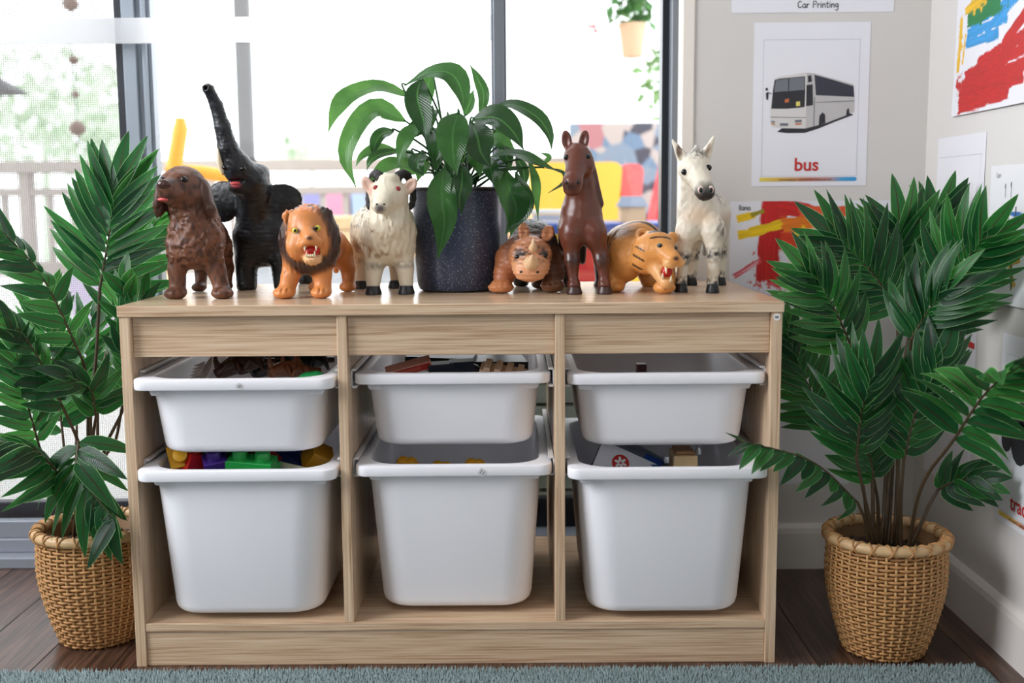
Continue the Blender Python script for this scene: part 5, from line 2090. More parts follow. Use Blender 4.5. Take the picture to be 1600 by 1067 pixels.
def paint_kari(u, v):
    c = np.tile(np.array(lin((226, 226, 230))[:3]), (len(u), 1))
    for i, (a, b) in enumerate((((.05, .125), (.12, .13)), ((.05, .108), (.13, .112)), ((.06, .14), (.16, .138)))):
        c = stroke(c, u, v, a, b, .0035, (50, 110, 180), 81 + i, .25)
    for i, (a, b) in enumerate((((.06, .09), (.11, .03)), ((.085, .095), (.10, .025)), ((.05, .06), (.12, .07)))):
        c = stroke(c, u, v, a, b, .005, ((206, 160, 30), (90, 84, 30), (206, 150, 40))[i], 86 + i, .3)
    for i, (a, b) in enumerate((((.055, .185), (.056, .165)), ((.075, .187), (.076, .165)), ((.07, .15), (.075, .05)), ((.095, .15), (.09, .06)))):
        c = stroke(c, u, v, a, b, .0016, (70, 72, 84), 90 + i, .1)
    return c


ka = paper('right', .161, .545, .297, .215, 'child pen drawing with blue lines, at the right edge of the picture', 'drawing', paint=paint_kari, res=(150, 110), curl=.006)
handwrite(ka, 'Kari', .022, .196, .0085, .0006, m_greyink)

lw = paper('back', .44, .165, .297, .297, 'blank white sheet low on the back wall between cabinet and palm', 'paper', material=m_paper)
rl = paper('right', .40, .207, .212, .297, 'white sheet with a red mark, low on the right wall behind the palm', 'paper', material=m_paper)
flat(rl, 'red_mark', [[(.10, .268), (.14, .255), (.205, .252), (.205, .262), (.15, .266)]], pr_red)
tr = paper('right', .090, .203, .2135, .297, 'laminated tractor card cut off by the right edge of the picture')
card_frame(tr, 'tractor')
flat(tr, 'tractor_picture', [[(.03 + .018 * math.cos(a), .135 + .022 * math.sin(a)) for a in [i * .524 for i in range(12)]], [(.075 + .030 * math.cos(a), .135 + .034 * math.sin(a)) for a in [i * .449 for i in range(14)]],
                             [(.02, .15), (.09, .15), (.10, .19), (.075, .21), (.06, .18), (.02, .175)]], pr_dark)
# ================================================================== things inside the bins
def toyc(n, c, r=.3):
    return mat(n, c, r)


def Mrot(loc, rx, ry, rz):
    return Matrix.Translation(loc) @ Matrix.Rotation(math.radians(rz), 4, 'Z') @ Matrix.Rotation(math.radians(ry), 4, 'Y') @ Matrix.Rotation(math.radians(rx), 4, 'X')


def block(px, py, Y, nx, ny, rot, material, label, s=.036, h=.033, studs=True):
    """hollow-look building block with round studs on top"""
    p = at(px, py - 10, Y=Y)
    w, d = nx * s, ny * s
    mb = MB()
    g = .0012
    loops = []
    for q, z in ((0, 0), (0, h - g), (g, h)):
        loops.append([(-w / 2 + q, -d / 2 + q, z), (w / 2 - q, -d / 2 + q, z), (w / 2 - q, d / 2 - q, z), (-w / 2 + q, d / 2 - q, z)])
    mb.loft(loops)
    if studs:
        for i in range(nx):
            for j in range(ny):
                mb.lathe([(.0118, h - .001), (.0118, h + .010), (.0105, h + .0125), (.007, h + .0135), (0, h + .0138)], (-w / 2 + (i + .5) * s, -d / 2 + (j + .5) * s, 0), 18)
    Mx = Mrot(p, *rot)
    o = solo(mb, 'building_block', material, label, 'building block', 'building blocks in the deep bin', smooth='auto', origin=Vector((0, 0, 0)))
    o.matrix_world = Mx
    return o


c_y, c_g, c_p, c_r, c_b, c_pk, c_lg = (toyc('block_yellow', (214, 160, 22)), toyc('block_green', (28, 124, 52)), toyc('block_purple', (62, 34, 122)),
                                       toyc('block_red', (150, 24, 30)), toyc('block_blue', (24, 44, 110)), toyc('block_pink', (206, 96, 104)), toyc('block_bright_green', (40, 164, 76)))
block(282, 726, .075, 1, 1, (70, -10, 20), c_y, 'yellow block lying on its side at the left end of the bin')
block(312, 724, .095, 1, 1, (20, 24, 30), c_y, 'yellow block just left of the tilted dark green one')
block(296, 748, .06, 1, 1, (10, 14, 50), toyc('block_scarlet', (196, 34, 30)), 'small scarlet block low at the front left rim')
block(346, 748, .08, 2, 1, (15, 38, -30), c_g, 'dark green block tilted up behind the purple one')
block(340, 754, .05, 1, 1, (16, -8, 20), c_p, 'purple block with a round stud at the front rim')
block(352, 738, .16, 2, 1, (25, -20, 20), c_r, 'dark red block behind the tilted dark green one')
block(376, 742, .19, 2, 1, (10, -32, 35), c_g, 'green block standing furthest back in the bin')
block(394, 756, .05, 2, 1, (12, 4, -5), c_lg, 'bright green block with studs at the middle of the front rim')
block(424, 744, .075, 1, 1, (78, 10, -40), c_lg, 'bright green block showing its stud to the front')
block(410, 744, .12, 2, 1, (20, -44, 20), c_r, 'dark red block leaning left of the blue one')
block(452, 744, .15, 2, 1, (14, 34, -10), c_b, 'navy blue block sloping down to the right')
block(470, 736, .22, 2, 1, (10, 14, 10), c_pk, 'pink block at the back right of the bin')
block(487, 738, .10, 1, 1, (30, 28, 30), toyc('block_ochre', (176, 126, 24)), 'ochre block tilted at the right end of the bin', s=.038, h=.036, studs=False)
block(468, 748, .078, 1, 2, (4, 20, 60), toyc('block_cream', (214, 206, 180)), 'cream flat block low at the right of the bin', h=.010, studs=False)

# yellow toys in the middle deep bin: dumbbell shaped pieces seen over the rim
for (x0, y0, x1, y1, lb) in ((636, 726, 700, 734, 'yellow plastic bone shaped toy at the left of the middle bin'), (690, 733, 742, 727, 'yellow plastic bone shaped toy at the right of the middle bin')):
    a, b = at(x0, y0 + 1, Y=.12), at(x1, y1 + 3, Y=.13)
    mb = MB().tube(bez([a, a.lerp(b, .5) + Vector((0, 0, -.003)), b], 8), [.008, .0085, .009, .0095, .0095, .009, .0085, .008], 10)
    for e in (a, b):
        mb.ball(e + Vector((-.006, 0, .004)), .0115, 12, 8).ball(e + Vector((.007, 0, .003)), .011, 12, 8)
    solo(mb, 'plastic_bone', toyc('toy_yellow', (226, 160, 24), .35), lb, 'toy', 'yellow toys in the middle deep bin', smooth=True)

# right deep bin: grey tray with a card, blue brick, wooden truck
p = at(985, 743, Y=.125)
tray = empty('plastic_tray', p, 'translucent grey plastic tray tilted in the right deep bin', 'tray')
tray.rotation_euler = (math.radians(48), math.radians(26), math.radians(-8))
m_tray = mat('tray_grey', (126, 134, 146), 0.25)
tb = MB()
tb.loft([rrect(.130, .090, .006, 0, -.045), rrect(.134, .094, .006, .020, -.047), rrect(.131, .091, .005, .020, -.0455), rrect(.127, .087, .005, .002, -.0435)])
tb.build('shell', m_tray, tray, smooth='auto', world=False)
cd = solo(MB().loft([rrect(.100, .072, .006, 0, -.036), rrect(.100, .072, .006, .0016, -.036)]), 'picture_card', mat('card_white', (226, 228, 236), 0.35), 'white rounded card with a red flower disc, lying in the grey tray', 'card', origin=Vector((0, 0, 0)))
cp = at(974, 738, Y=.105)
cd.matrix_world = Mrot(cp, 56, 24, -6)
rd = MB().lathe([(0, .0018), (.0142, .0018), (.0142, .0020), (0, .0021)], (-.010, .012, 0), 32).build('red_disc', pr_red, cd, world=False)
pet = []
for i in range(6):
    a = i * math.pi / 3
    c = Vector((-.010 + .0062 * math.cos(a), .012 + .0062 * math.sin(a)))
    pet.append([(c.x + .0046 * math.cos(a) * math.cos(t) - .0024 * math.sin(a) * math.sin(t), c.y + .0046 * math.sin(a) * math.cos(t) + .0024 * math.cos(a) * math.sin(t)) for t in [j * .628 for j in range(10)]])
flat(cd, 'flower', pet, m_label, .0024)
flat(cd, 'blue_square', [[(.016, -.004), (.036, -.004), (.036, .010), (.016, .010)]], mat('card_blue', (110, 160, 196), 0.4), .0019)
p = at(1018, 728, Y=.13)
bb = solo(MB().box(-.016, .016, -.010, .010, 0, .012), 'blue_brick', toyc('brick_blue', (34, 72, 150)), 'blue brick resting on the corner of the grey tray', 'brick', bevel=.001, origin=Vector((0, 0, 0)))
bb.matrix_world = Mrot(p, 30, 20, -20)
p = at(1068, 738, Y=.11)
tk = empty('toy_truck', p, 'wooden toy truck with grey cab lights in the right deep bin', 'toy truck')
m_wood = mat('toy_wood', (212, 184, 138), 0.45, var=(30, 0.15))
MB().box(-.020, .018, -.03, .03, .0, .034).build('cab', m_wood, tk, bevel=.002, world=False)
MB().box(-.016, .014, -.024, .024, .034, .040).build('roof', mat('toy_wood_dark', (150, 112, 70), 0.45), tk, bevel=.002, world=False)
MB().box(-.034, .030, -.034, .034, -.012, .0).build('chassis', m_black, tk, bevel=.002, world=False)
m_sil = mat('toy_silver', (190, 196, 202), 0.25, metallic=0.6)
for x, z in ((-.030, .022), (.020, .036)):
    q = MB().lathe([(0, 0), (.009, 0), (.010, .004), (.008, .010), (0, .011)], n=18)
    q.v = [(x + p_[0] * .5, -.02 + p_[1], z + p_[2]) for p_ in q.v]
    q.build('lamp', m_sil, tk, smooth='auto', world=False)
for x in (-.030, .034):
    for y in (-.022, .022):
        q = MB().lathe([(0, -.005), (.012, -.005), (.013, 0), (.012, .005), (0, .005)], n=20)
        q.v = [(x + p_[2], y + p_[0], -.010 + p_[1]) for p_ in q.v]
        q.build('wheel', m_black, tk, smooth='auto', world=False)

# upper right bin: one dark red block at the back
p = at(1003, 592, Y=.30)
solo(MB().box(p.x - .0085, p.x + .0085, .30, .325, p.z - .03, p.z + .026).box(p.x - .0075, p.x + .0015, .2985, .30, p.z + .008, p.z + .020), 'wooden_block', toyc('block_maroon', (74, 22, 20), .4), 'dark red block standing alone at the back of the right shallow bin', 'toy block', bevel=.001)

# upper left bin: spiky brown plastic creatures and a green lizard
m_brn = mat('creature_brown', (62, 34, 22), 0.35, var=(80, 0.4))
m_blk = mat('creature_black', (22, 18, 18), 0.3)
m_org = mat('creature_rust', (112, 60, 30), 0.4)


def creature(x0, y0, x1, y1, Y, r, material, label, spikes=9, hgt=.018, seed=0):
    rnd = random.Random(seed)
    a, b = at(x0, y0, Y=Y), at(x1, y1, Y=Y + .03)
    t = [a, a.lerp(b, .35) + Vector((0, .01, hgt * .5)), a.lerp(b, .7) + Vector((0, -.008, hgt * .3)), b]
    c = bez(t, 16)
    root = empty('spiky_creature', a.lerp(b, .5), label, 'toy', 'plastic creatures in the left shallow bin')
    MB().tube(c, [r * (.35 + .75 * math.sin(math.pi * min(1, (i + 1.5) / 14))) for i in range(16)], 9).build('body', material, root, smooth=True)
    for i in range(spikes):
        q = c[1 + int(i * 13 / spikes)]
        d = Vector((rnd.uniform(-.6, .6), rnd.uniform(-.5, .3), 1)).normalized()
        MB().tube(bez([q, q + d * r * 1.4, q + d * r * 2.4 + Vector((.006, 0, -.001))], 5), [r * .5, r * .42, r * .3, r * .17, r * .03], 6).build('spike', material, root, smooth=True)
    for s in (-1, 1):
        for k in (4, 10):
            q = c[k]
            MB().tube(bez([q, q + Vector((.008 * s, -.014, .004)), q + Vector((.016 * s, -.022, -.012))], 6), [r * .5, r * .45, r * .4, r * .32, r * .25, r * .18], 6).build('leg', material, root, smooth=True)


creature(338, 586, 430, 564, .10, 0.0149, m_brn, 'dark brown spiky dragon curling up at the left of the shallow bin', 6, .02, 1)
creature(395, 584, 470, 564, .15, 0.0162, m_blk, 'black horned creature in the middle of the left shallow bin', 5, .016, 2)
creature(420, 582, 500, 578, .07, 0.0121, m_org, 'rust brown creature lying along the front rim of the shallow bin', 4, .008, 3)
creature(460, 572, 520, 562, .12, 0.0149, m_blk, 'black clawed creature at the right end of the shallow bin', 4, .012, 4)
creature(372, 578, 420, 568, .22, 0.0162, m_blk, 'black creature at the back of the left shallow bin', 4, .016, 6)
a, b = at(462, 596, Y=.05), at(506, 586, Y=.06)
c = bez([a, a.lerp(b, .5) + Vector((0, 0, .004)), b], 12)
lz = MB().tube(c, [.003, .0045, .006, .007, .0075, .007, .0065, .007, .0075, .007, .005, .002], 9)
for k in (3, 8):
    for s in (-1, 1):
        lz.tube([c[k], c[k] + Vector((.004, -.010 * s, -.004)), c[k] + Vector((.010, -.013 * s, -.009))], [.0028, .0022, .0012], 6)
solo(lz, 'plastic_lizard', toyc('lizard_green', (40, 172, 92), .25), 'bright green plastic lizard at the right of the left shallow bin', 'toy', smooth=True)
wing = []
for i in range(7):
    wing.append(at(300 + i * 3, 592 - 4 * i, Y=.12))
mb = MB()
for i in range(6):
    a = at(303 + i * 3, 598 - i * 5, Y=.13)
    mb.add([a, a + Vector((-.012 - .001 * i, .002, .001)), a + Vector((.002, .002, .009)), a + Vector((.001, .005, .003))], [(0, 1, 2), (0, 2, 3), (0, 3, 1), (1, 3, 2)])
a = at(318, 585, Y=.14)
mb.tube(bez([at(306, 600, Y=.135), a, at(330, 560, Y=.16)], 8), [.010, .013, .015, .016, .016, .015, .012, .006], 10, flat=.35)
solo(mb, 'feathered_wing', mat('wing_grey', (168, 156, 150), 0.6), 'pale grey feathered toy wing at the left of the shallow bin', 'toy', smooth='auto')

# upper middle bin: boxes and wooden train pieces
def prop(name, px, py, Y, dims, rot, material, label, cat='toy'):
    p = at(px, py, Y=Y)
    w, d, h = dims
    o = solo(MB().box(-w / 2, w / 2, -d / 2, d / 2, 0, h), name, material, label, cat, bevel=.001, origin=Vector((0, 0, 0)))
    o.matrix_world = Mrot(p, *rot)
    return o


rb_ = prop('red_box', 640, 580, .08, (.072, .022, .014), (20, -14, 8), mat('box_pink_edge', (196, 140, 124), 0.5), 'long pinkish box with red side in the middle shallow bin', 'box')
MB().box(-.033, .033, -.0116, -.011, .002, .012).build('red_side', toyc('box_red', (166, 40, 34), .5), rb_, world=False)
MB().box(-.020, .018, -.0119, -.0116, .004, .010).build('pattern', toyc('box_red_pale', (190, 82, 66), .5), rb_, world=False)
prop('train_carriage', 690, 586, .085, (.040, .024, .020), (6, -3, 4), mat('carriage_navy', (30, 36, 50), 0.3), 'small navy train carriage right of the long pinkish box', 'toy train')
prop('train_carriage', 722, 584, .09, (.038, .024, .022), (6, -3, 4), mat('carriage_navy', (30, 36, 50), 0.3), 'larger navy train carriage in the middle of the shallow bin', 'toy train')
prop('dark_box', 690, 574, .16, (.110, .06, .022), (4, 2, -6), mat('box_black', (26, 26, 30), 0.3), 'black box at the back of the middle shallow bin', 'box')
prop('dark_box', 778, 578, .17, (.090, .06, .020), (4, 2, 10), mat('box_charcoal', (34, 34, 38), 0.35), 'charcoal box at the back right of the middle shallow bin', 'box')
wt_ = empty('train_track', at(786, 583, Y=.07), 'pale wooden train track piece with brown notches in the middle shallow bin', 'toy track')
wt_.rotation_euler = (math.radians(14), math.radians(10), math.radians(-4))
MB().box(-.036, .036, -.018, .018, 0, .007).build('plank', mat('track_wood', (222, 190, 158), 0.5, var=(40, .1)), wt_, bevel=.001, world=False)
for i in range(4):
    x = -.030 + i * .017
    MB().box(x, x + .010, -.0195, .0195, .0072, .0125).build('sleeper', mat('track_wood', (222, 190, 158), 0.5), wt_, bevel=.001, world=False)
for i in range(3):
    x = -.0195 + i * .017
    MB().box(x, x + .006, -.0185, -.0178, .001, .0072).build('notch', mat('track_brown', (132, 92, 62), 0.5), wt_, world=False)
wp = at(738, 582, Y=.12)
q = MB().lathe([(.003, -.006), (.014, -.006), (.015, 0), (.014, .006), (.003, .006), (.003, -.006)], n=26)
q.v = [(wp.x + p_[0], wp.y + p_[2], wp.z + p_[1]) for p_ in q.v]
solo(q, 'toy_cart_ring', mat('wheel_charcoal', (48, 48, 54), 0.35), 'loose charcoal toy ring standing beside the wooden track', 'toy', smooth='auto')
# ================================================================== the veranda outside the glass
m_deck = mat('veranda_paving', (206, 204, 200), 0.7, var=(2, 0.08))
gr = MB().box(-8, 6, 0.63, 10, -0.10, -0.03).build('ground_outside', m_deck)
struct(gr, 'pale paving outside the glass door')
m_slat = mat('deck_slat', (150, 160, 146), 0.6, var=(8, 0.1))
dk = empty('deck', (0.86, 0.9, -.03), 'grey green slatted timber step just outside the glass', 'deck')
for i in range(6):
    lbox('slat', m_slat, dk, 0.42, 1.3, 0.66 + i * .095, 0.745 + i * .095, -0.03, 0.06, .004)

# slatted bench outside the glass, added to block daylight behind the cabinet
sbn = empty('slatted_bench_blocker', (-0.08, 0.83, -.03), 'grey green slatted bench outside the glass, built up to block light behind the cabinet', 'bench')
lbox('core', mat('bench_core_dark', (40, 42, 42), 0.7), sbn, -.56, .385, 0.68, 0.98, -.03, .46)
for i in range(9):
    lbox('slat', m_slat, sbn, -.565, .39, 0.655, 0.68, .06 + i * .046, .06 + i * .046 + .038, .003)
lbox('seat_board', m_slat, sbn, -.57, .395, 0.65, 1.0, .465, .495, .004)
# white balustrade
m_rw = mat('balustrade_white', (176, 166, 158), 0.5)
rl_ = empty('balustrade', (0, 4.0, 0), 'white timber balustrade with thin pickets across the veranda', 'railing')
lbox('top_rail', m_rw, rl_, -4.6, 3.2, 3.94, 4.06, 0.875, 0.935, .006)
lbox('mid_rail', m_rw, rl_, -4.6, 3.2, 3.97, 4.03, 0.76, 0.80, .004)
lbox('bottom_rail', m_rw, rl_, -4.6, 3.2, 3.95, 4.05, 0.36, 0.43, .004)
pk = None
for i, x in enumerate(np.arange(-4.55, 3.2, .115)):
    if i % 8 == 3:
        lbox('post', m_rw, rl_, x - .028, x + .028, 3.96, 4.04, -.03, .90, .004)
    else:
        lbox('picket', m_rw, rl_, x - .014, x + .014, 3.985, 4.015, .43, .76)
tp_ = at(381, 100, Y=3.4)
vp = MB().box(tp_.x - .033, tp_.x + .033, 3.37, 3.43, -.03, 3.0).box(tp_.x - .05, tp_.x + .05, 3.35, 3.45, -.03, .10)
solo(vp, 'veranda_post', mat('post_taupe', (34, 31, 28), 0.6), 'square taupe veranda post behind the elephant', 'post', bevel=.004)

# orange play frame: upright and sloping arm
m_or = mat('play_orange', (240, 172, 60), 0.45)
a = at(282, 190, Y=2.0)
pf = empty('play_gym', (a.x, 2.0, -.03), 'orange outdoor play frame with upright pole and low arm', 'play equipment')
b0 = at(272, 262, Y=2.0)
MB().tube([(b0.x - .03, 2.0, -.03), b0, a - Vector((0, 0, .02)), a], [.026, .026, .024, .018], 14).build('upright', m_or, pf, smooth='auto')
MB().tube([a - Vector((.002, 0, .03)), a + Vector((.0, 0, .012))], [.020, .017], 14).build('cap', m_or, pf, smooth='auto')
MB().tube(bez([b0 + Vector((-.02, 0, -.01)), at(320, 270, Y=1.98), at(378, 283, Y=1.95), at(420, 300, Y=1.95)], 10), .022, 12).build('arm', mat('play_amber', (240, 158, 30), 0.45), pf, smooth='auto')

# timber planter bench
m_tim = wood_mat('bench_timber', 0, [(0.2, (186, 152, 112)), (0.5, (214, 182, 140)), (0.8, (232, 206, 168))], 0.6, .4)
bn = empty('timber_planter', (0.0, 3.0, -.03), 'long low timber planter box across the veranda', 'planter')
z1, z0 = at(500, 338, Y=2.9).z, at(500, 404, Y=2.9).z
for i in range(3):
    h = (z1 - z0) / 3
    lbox('board', m_tim, bn, -1.0, 0.58, 2.90, 3.3, z0 + i * h + .002, z0 + (i + 1) * h - .002, .004)
lbox('plinth', mat('plinth_grey', (176, 182, 190), 0.6), bn, -.98, .56, 2.94, 3.26, -.03, z0)

# blue toy table with wooden house, bright panels behind
m_bl = mat('table_blue', (34, 70, 140), 0.4)
tz = at(930, 349, Y=1.4).z
tx0, tx1 = at(806, 349, Y=1.4).x, at(1042, 349, Y=1.4).x + .25
tb = empty('play_table', ((tx0 + tx1) / 2, 1.6, -.03), 'low blue topped play table with red and yellow sides outside', 'table')
lbox('top', m_bl, tb, tx0, tx1, 1.40, 1.85, tz - .028, tz, .004)
m_tr, m_ty = mat('panel_red', (176, 30, 34), 0.4), mat('panel_yellow', (240, 196, 50), 0.4)
xs_ = np.linspace(tx0 + .10, tx1, 9)
for i in range(8):
    lbox('side_slat', (m_ty, m_tr, m_tr, m_ty, m_tr, mat('panel_orange', (232, 130, 40), 0.4), m_tr, m_tr)[i], tb, xs_[i] + .002, xs_[i + 1] - .002, 1.44, 1.46, .38, tz - .028)
lbox('shelf', m_tim, tb, tx0, tx1, 1.41, 1.84, .34, .378, .003)
for x in (tx0 + .02, tx1 - .06):
    for y in (1.44, 1.78):
        lbox('leg', m_bl, tb, x, x + .04, y, y + .04, -.03, tz - .028, .003)
hc = at(990, 340, Y=1.5)
hs_ = empty('toy_house', (hc.x, 1.55, tz), 'small wooden toy house with slate blue roof on the play table', 'toy house')
m_hw = mat('house_wood', (214, 180, 140), 0.6)
lbox('walls', m_hw, hs_, hc.x - .035, hc.x + .035, 1.51, 1.59, tz, tz + .045, .001)
rf = MB()
zr0 = tz + .044
rf.add([(hc.x - .043, 1.50, zr0), (hc.x + .043, 1.50, zr0), (hc.x + .043, 1.60, zr0), (hc.x - .043, 1.60, zr0), (hc.x - .030, 1.55, zr0 + .030), (hc.x + .030, 1.55, zr0 + .030)],
       [(3, 2, 1, 0), (0, 1, 5, 4), (2, 3, 4, 5), (1, 2, 5), (3, 0, 4)])
rf.build('roof', mat('house_slate', (92, 104, 124), 0.5), hs_)
for k, (dx, h, c) in enumerate(((0, .012, (206, 204, 206)), (.004, .010, (176, 180, 190)), (-.003, .012, (226, 222, 218)))):
    q = at(858, 348, Y=1.5)
    z_ = tz + .013 * k
    nm = ['lowest pale book of the stack on the play table', 'grey book in the middle of the play table stack', 'white book on top of the play table stack'][k]
    solo(MB().box(q.x - .05 + dx, q.x + .05 + dx, 1.47, 1.58, z_, z_ + h), 'book', mat('book_%d' % k, c, 0.5), nm, 'book', 'books on the play table', bevel=.001)
def rbox_panel(x0, x1, z0_, z1_, Y, th, r):
    pts = []
    for cx, cz, a0 in ((x1 - r, z1_ - r, 0), (x0 + r, z1_ - r, 90), (x0 + r, z0_, 180), (x1 - r, z0_, 270)):
        rr = r if a0 < 180 else .001
        for i in range(7):
            t = math.radians(a0 + 15 * i)
            pts.append((cx + rr * math.cos(t), cz + rr * math.sin(t)))
    return MB().prism(pts, Y, Y + th)


yp0, yp1 = at(826, 254, Y=2.2), at(972, 254, Y=2.2)
solo(MB().box(yp0.x - .1, yp1.x + .5, 2.15, 2.75, -.03, .40).box(yp0.x - .13, yp1.x + .53, 2.12, 2.78, .40, .45), 'grey_bench', mat('bench_grey', (168, 168, 166), 0.6), 'grey bench carrying the soft play blocks', 'bench', bevel=.004)
yc = solo(rbox_panel(yp0.x, yp1.x, .451, yp0.z, 2.2, .35, .03), 'soft_play_block', mat('soft_yellow', (240, 190, 70), 0.5), 'big yellow soft play block behind the horse', 'play block', bevel=.01)
rp0, rp1 = at(968, 256, Y=2.3), at(1006, 256, Y=2.3)
solo(rbox_panel(rp0.x, rp1.x, .451, rp0.z, 2.3, .35, .03), 'soft_play_block', mat('soft_pink', (226, 96, 100), 0.5), 'narrow coral soft play block beside the yellow one', 'play block', bevel=.01)
w0, w1, w2 = at(1014, 350, Y=2.82), at(1060, 350, Y=2.82), at(1050, 225, Y=2.82)
solo(MB().prism([(w0.x, -.03), (w1.x + .2, -.03), (w1.x + .2, w2.z + .1), (w2.x, w2.z), (w0.x + .02, w0.z)], 2.82, 3.1), 'soft_play_wedge', mat('soft_red', (214, 44, 52), 0.5), 'red soft play wedge at the right window edge', 'play block', bevel=.01)

# mosaic wall panel far right, painted in many colours
mm_ = bpy.data.materials.new('mural_paint')
mm_.use_nodes = True
nt = mm_.node_tree
tc = nt.nodes.new('ShaderNodeTexCoord')
vo = nt.nodes.new('ShaderNodeTexVoronoi')
vo.inputs['Scale'].default_value = 13
nt.links.new(tc.outputs['Object'], vo.inputs['Vector'])
sp = nt.nodes.new('ShaderNodeSeparateColor')
nt.links.new(vo.outputs['Color'], sp.inputs[0])
rp = ramp(nt, [(0.0, (104, 130, 156)), (0.2, (66, 68, 82)), (0.4, (168, 116, 122)), (0.6, (176, 168, 164)), (0.8, (124, 142, 160)), (1.0, (146, 80, 90))])
rp.color_ramp.interpolation = 'CONSTANT'
nt.links.new(sp.outputs[0], rp.inputs[0])
nt.links.new(rp.outputs[0], nt.nodes['Principled BSDF'].inputs['Base Color'])
m0, m1 = at(890, 192, Y=3.6), at(1080, 182, Y=3.6)
solo(MB().box(m0.x, m1.x + .5, 3.6, 3.7, -.03, m0.z), 'mural_panel', mm_, 'multicoloured painted panel beyond the soft play blocks', 'mural', bevel=.004)

# hanging pots
m_terra = mat('hanging_terracotta', (206, 172, 140), 0.6)
m_fol = mat('far_foliage', (70, 124, 56), 0.6, var=(20, 0.4))
m_fol2 = mat('far_foliage_pale', (130, 170, 110), 0.6, var=(12, 0.3))


def leafball(c, r, n, s, seed):
    rnd = random.Random(seed)
    mb = MB()
    for i in range(n):
        d = Vector((rnd.gauss(0, 1), rnd.gauss(0, 1), rnd.gauss(0, 1))).normalized() * (rnd.random() ** .4)
        p = Vector((c[0] + d.x * r[0], c[1] + d.y * r[1], c[2] + d.z * r[2]))
        u = Vector((rnd.gauss(0, 1), rnd.gauss(0, 1), rnd.gauss(0, .6))).normalized()
        w = u.cross(Vector((rnd.gauss(0, 1), rnd.gauss(0, 1), rnd.gauss(0, 1)))).normalized()
        q = s * rnd.uniform(.6, 1.2)
        mb.add([p, p + u * q * .5 + w * q * .3, p + u * q, p + u * q * .5 - w * q * .3], [(0, 1, 2, 3)])
    return mb


hp = at(988, 66, Y=2.6)
hg = empty('hanging_pot', hp, 'terracotta pot of green leaves hanging outside at the upper right', 'potted plant')
q = MB().lathe([(0, -.055), (.036, -.055), (.038, -.05), (.052, .055), (.055, .056), (.055, .066), (.048, .066), (.04, .03), (0, .03)], hp, 28)
q.build('pot', m_terra, hg, smooth='auto')
leafball((hp.x - .01, hp.y, hp.z + .15), (.09, .07, .10), 120, .06, 3).build('foliage', m_fol, hg)
for sx in (-1, 1):
    MB().tube([(hp.x + sx * .05, hp.y, hp.z + .06), (hp.x, hp.y, hp.z + .55), (hp.x, hp.y, hp.z + 1.4)], .002, 5).build('cord', m_greyink, hg)
v0 = at(1020, 120, Y=2.7)
cv = leafball((v0.x, v0.y, v0.z), (.05, .04, .16), 70, .05, 5)
cv.tube([(v0.x, v0.y, v0.z - .17), (v0.x + .01, v0.y, v0.z + .2), (v0.x, v0.y, v0.z + 1.2)], .003, 5)
solo(cv, 'trailing_vine', m_fol2, 'pale green vine trailing outside at the right window edge', 'vine')
fl_ = at(926, 44, Y=3.2)
fb = leafball((fl_.x, fl_.y, fl_.z), (.03, .02, .02), 24, .025, 8)
fb.tube([(fl_.x, fl_.y, fl_.z), (fl_.x, fl_.y, fl_.z + 1.3)], .001, 5)
solo(fb, 'paper_flower', mat('flower_red', (214, 84, 84), 0.6), 'small red hanging flower high outside the middle pane', 'ornament')
# wind chimes left
wx = at(112, 40, Y=2.4)
wc = empty('wind_chime', (wx.x, wx.y, wx.z - .4), 'brown hanging wind chime seen through the insect screen', 'ornament')
MB().tube([(wx.x, wx.y, wx.z + 1.0), (wx.x, wx.y, wx.z - .42)], .002, 5).build('string', m_greyink, wc)
m_wc = mat('chime_brown', (132, 104, 88), 0.5)
for k, (dz, r_) in enumerate(((.075, .03), (-.12, .018), (-.24, .014), (-.36, .03))):
    MB().lathe([(0, -r_), (r_ * .8, -r_ * .5), (r_, .1 * r_), (r_ * .6, .7 * r_), (0, r_)], (wx.x, wx.y, wx.z + dz), 14).build('bead', m_wc, wc, smooth=True)
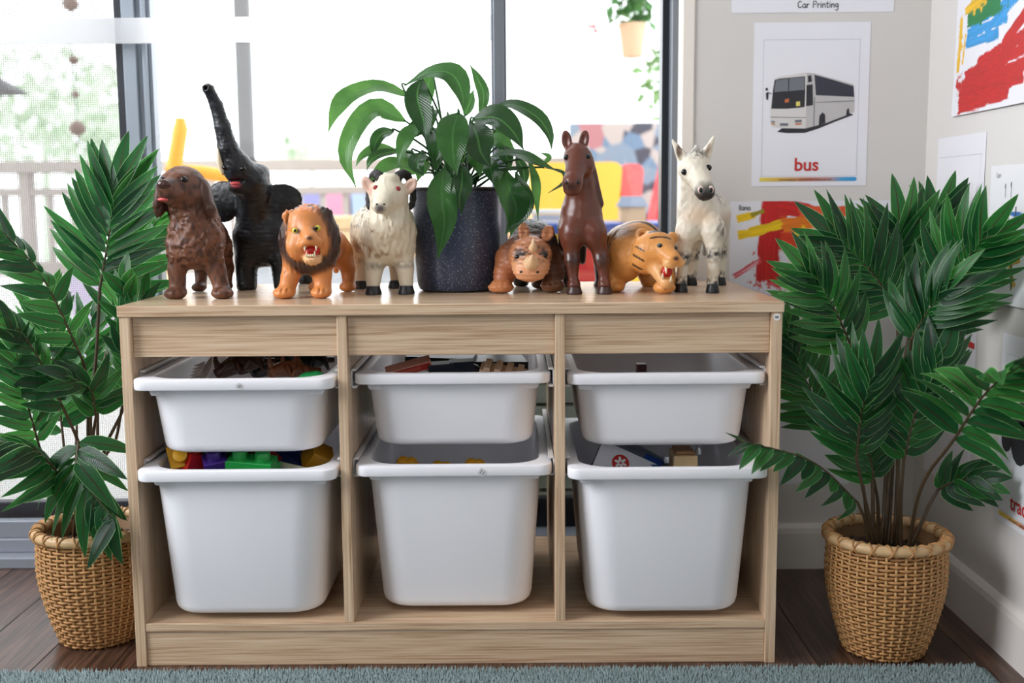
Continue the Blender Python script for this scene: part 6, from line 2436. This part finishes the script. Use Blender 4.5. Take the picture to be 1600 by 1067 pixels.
# dark bird-feeder roof at far left
dx = at(8, 138, Y=3.0)
df = MB().add([(dx.x - .22, 2.9, dx.z - .03), (dx.x + .06, 2.9, dx.z - .015), (dx.x + .06, 3.1, dx.z - .015), (dx.x - .22, 3.1, dx.z - .03), (dx.x - .05, 3.0, dx.z + .06), (dx.x - .2, 3.0, dx.z + .06)],
             [(3, 2, 1, 0), (0, 1, 4, 5), (2, 3, 5, 4), (1, 2, 4), (3, 0, 5)])
df.tube([(dx.x - .12, 3.0, dx.z), (dx.x - .12, 3.0, -.03)], .02, 8)
solo(df, 'bird_table', mat('feeder_dark', (70, 66, 68), 0.6), 'dark roofed bird table seen through the screen at the left edge', 'bird table')
# garden shrubs far beyond the railing
for i, (px, py, Y, rx, rz, c) in enumerate(((60, 190, 7.0, .9, .55, 'large pale shrub beyond the railing at the far left'), (170, 215, 8.0, .5, .35, 'small pale shrub beyond the railing by the dark door frame'),
                                           (480, 225, 8.5, .35, .16, 'pale shrub beyond the railing in the middle pane'))):
    q = at(px, py, Y=Y)
    lbm = leafball((q.x, q.y, q.z), (rx, .5, rz), 420, .16, 20 + i)
    lbm.tube([(q.x, q.y, -.05), (q.x + .05, q.y, q.z)], [.05, .02], 7)
    solo(lbm, 'garden_shrub', mat('far_shrub', (216, 229, 208), 0.7, var=(8, .06)), c, 'shrub', 'shrubs beyond the railing')
# colourful storage behind the railing, middle pane
for i, (px0, px1, py0, py1, col, nm) in enumerate(((500, 545, 290, 318, (214, 150, 176), 'pink'), (455, 500, 300, 332, (150, 150, 200), 'lilac'), (548, 590, 296, 330, (170, 190, 220), 'pale blue'), (105, 150, 425, 462, (206, 194, 220), 'violet'))):
    a_, b_2 = at(px0, py0, Y=4.6 if i < 3 else 3.2), at(px1, py1, Y=4.6 if i < 3 else 3.2)
    yy = 4.6 if i < 3 else 3.2
    bx_ = rbox_panel(a_.x, b_2.x, -.03, a_.z, yy, .25, .03)
    solo(bx_, 'storage_tub', mat('tub_' + nm.replace(' ', '_'), col, 0.5), nm + ' plastic tub standing out on the veranda', 'tub', 'plastic tubs on the veranda', bevel=.008)
bpy.context.view_layer.update()
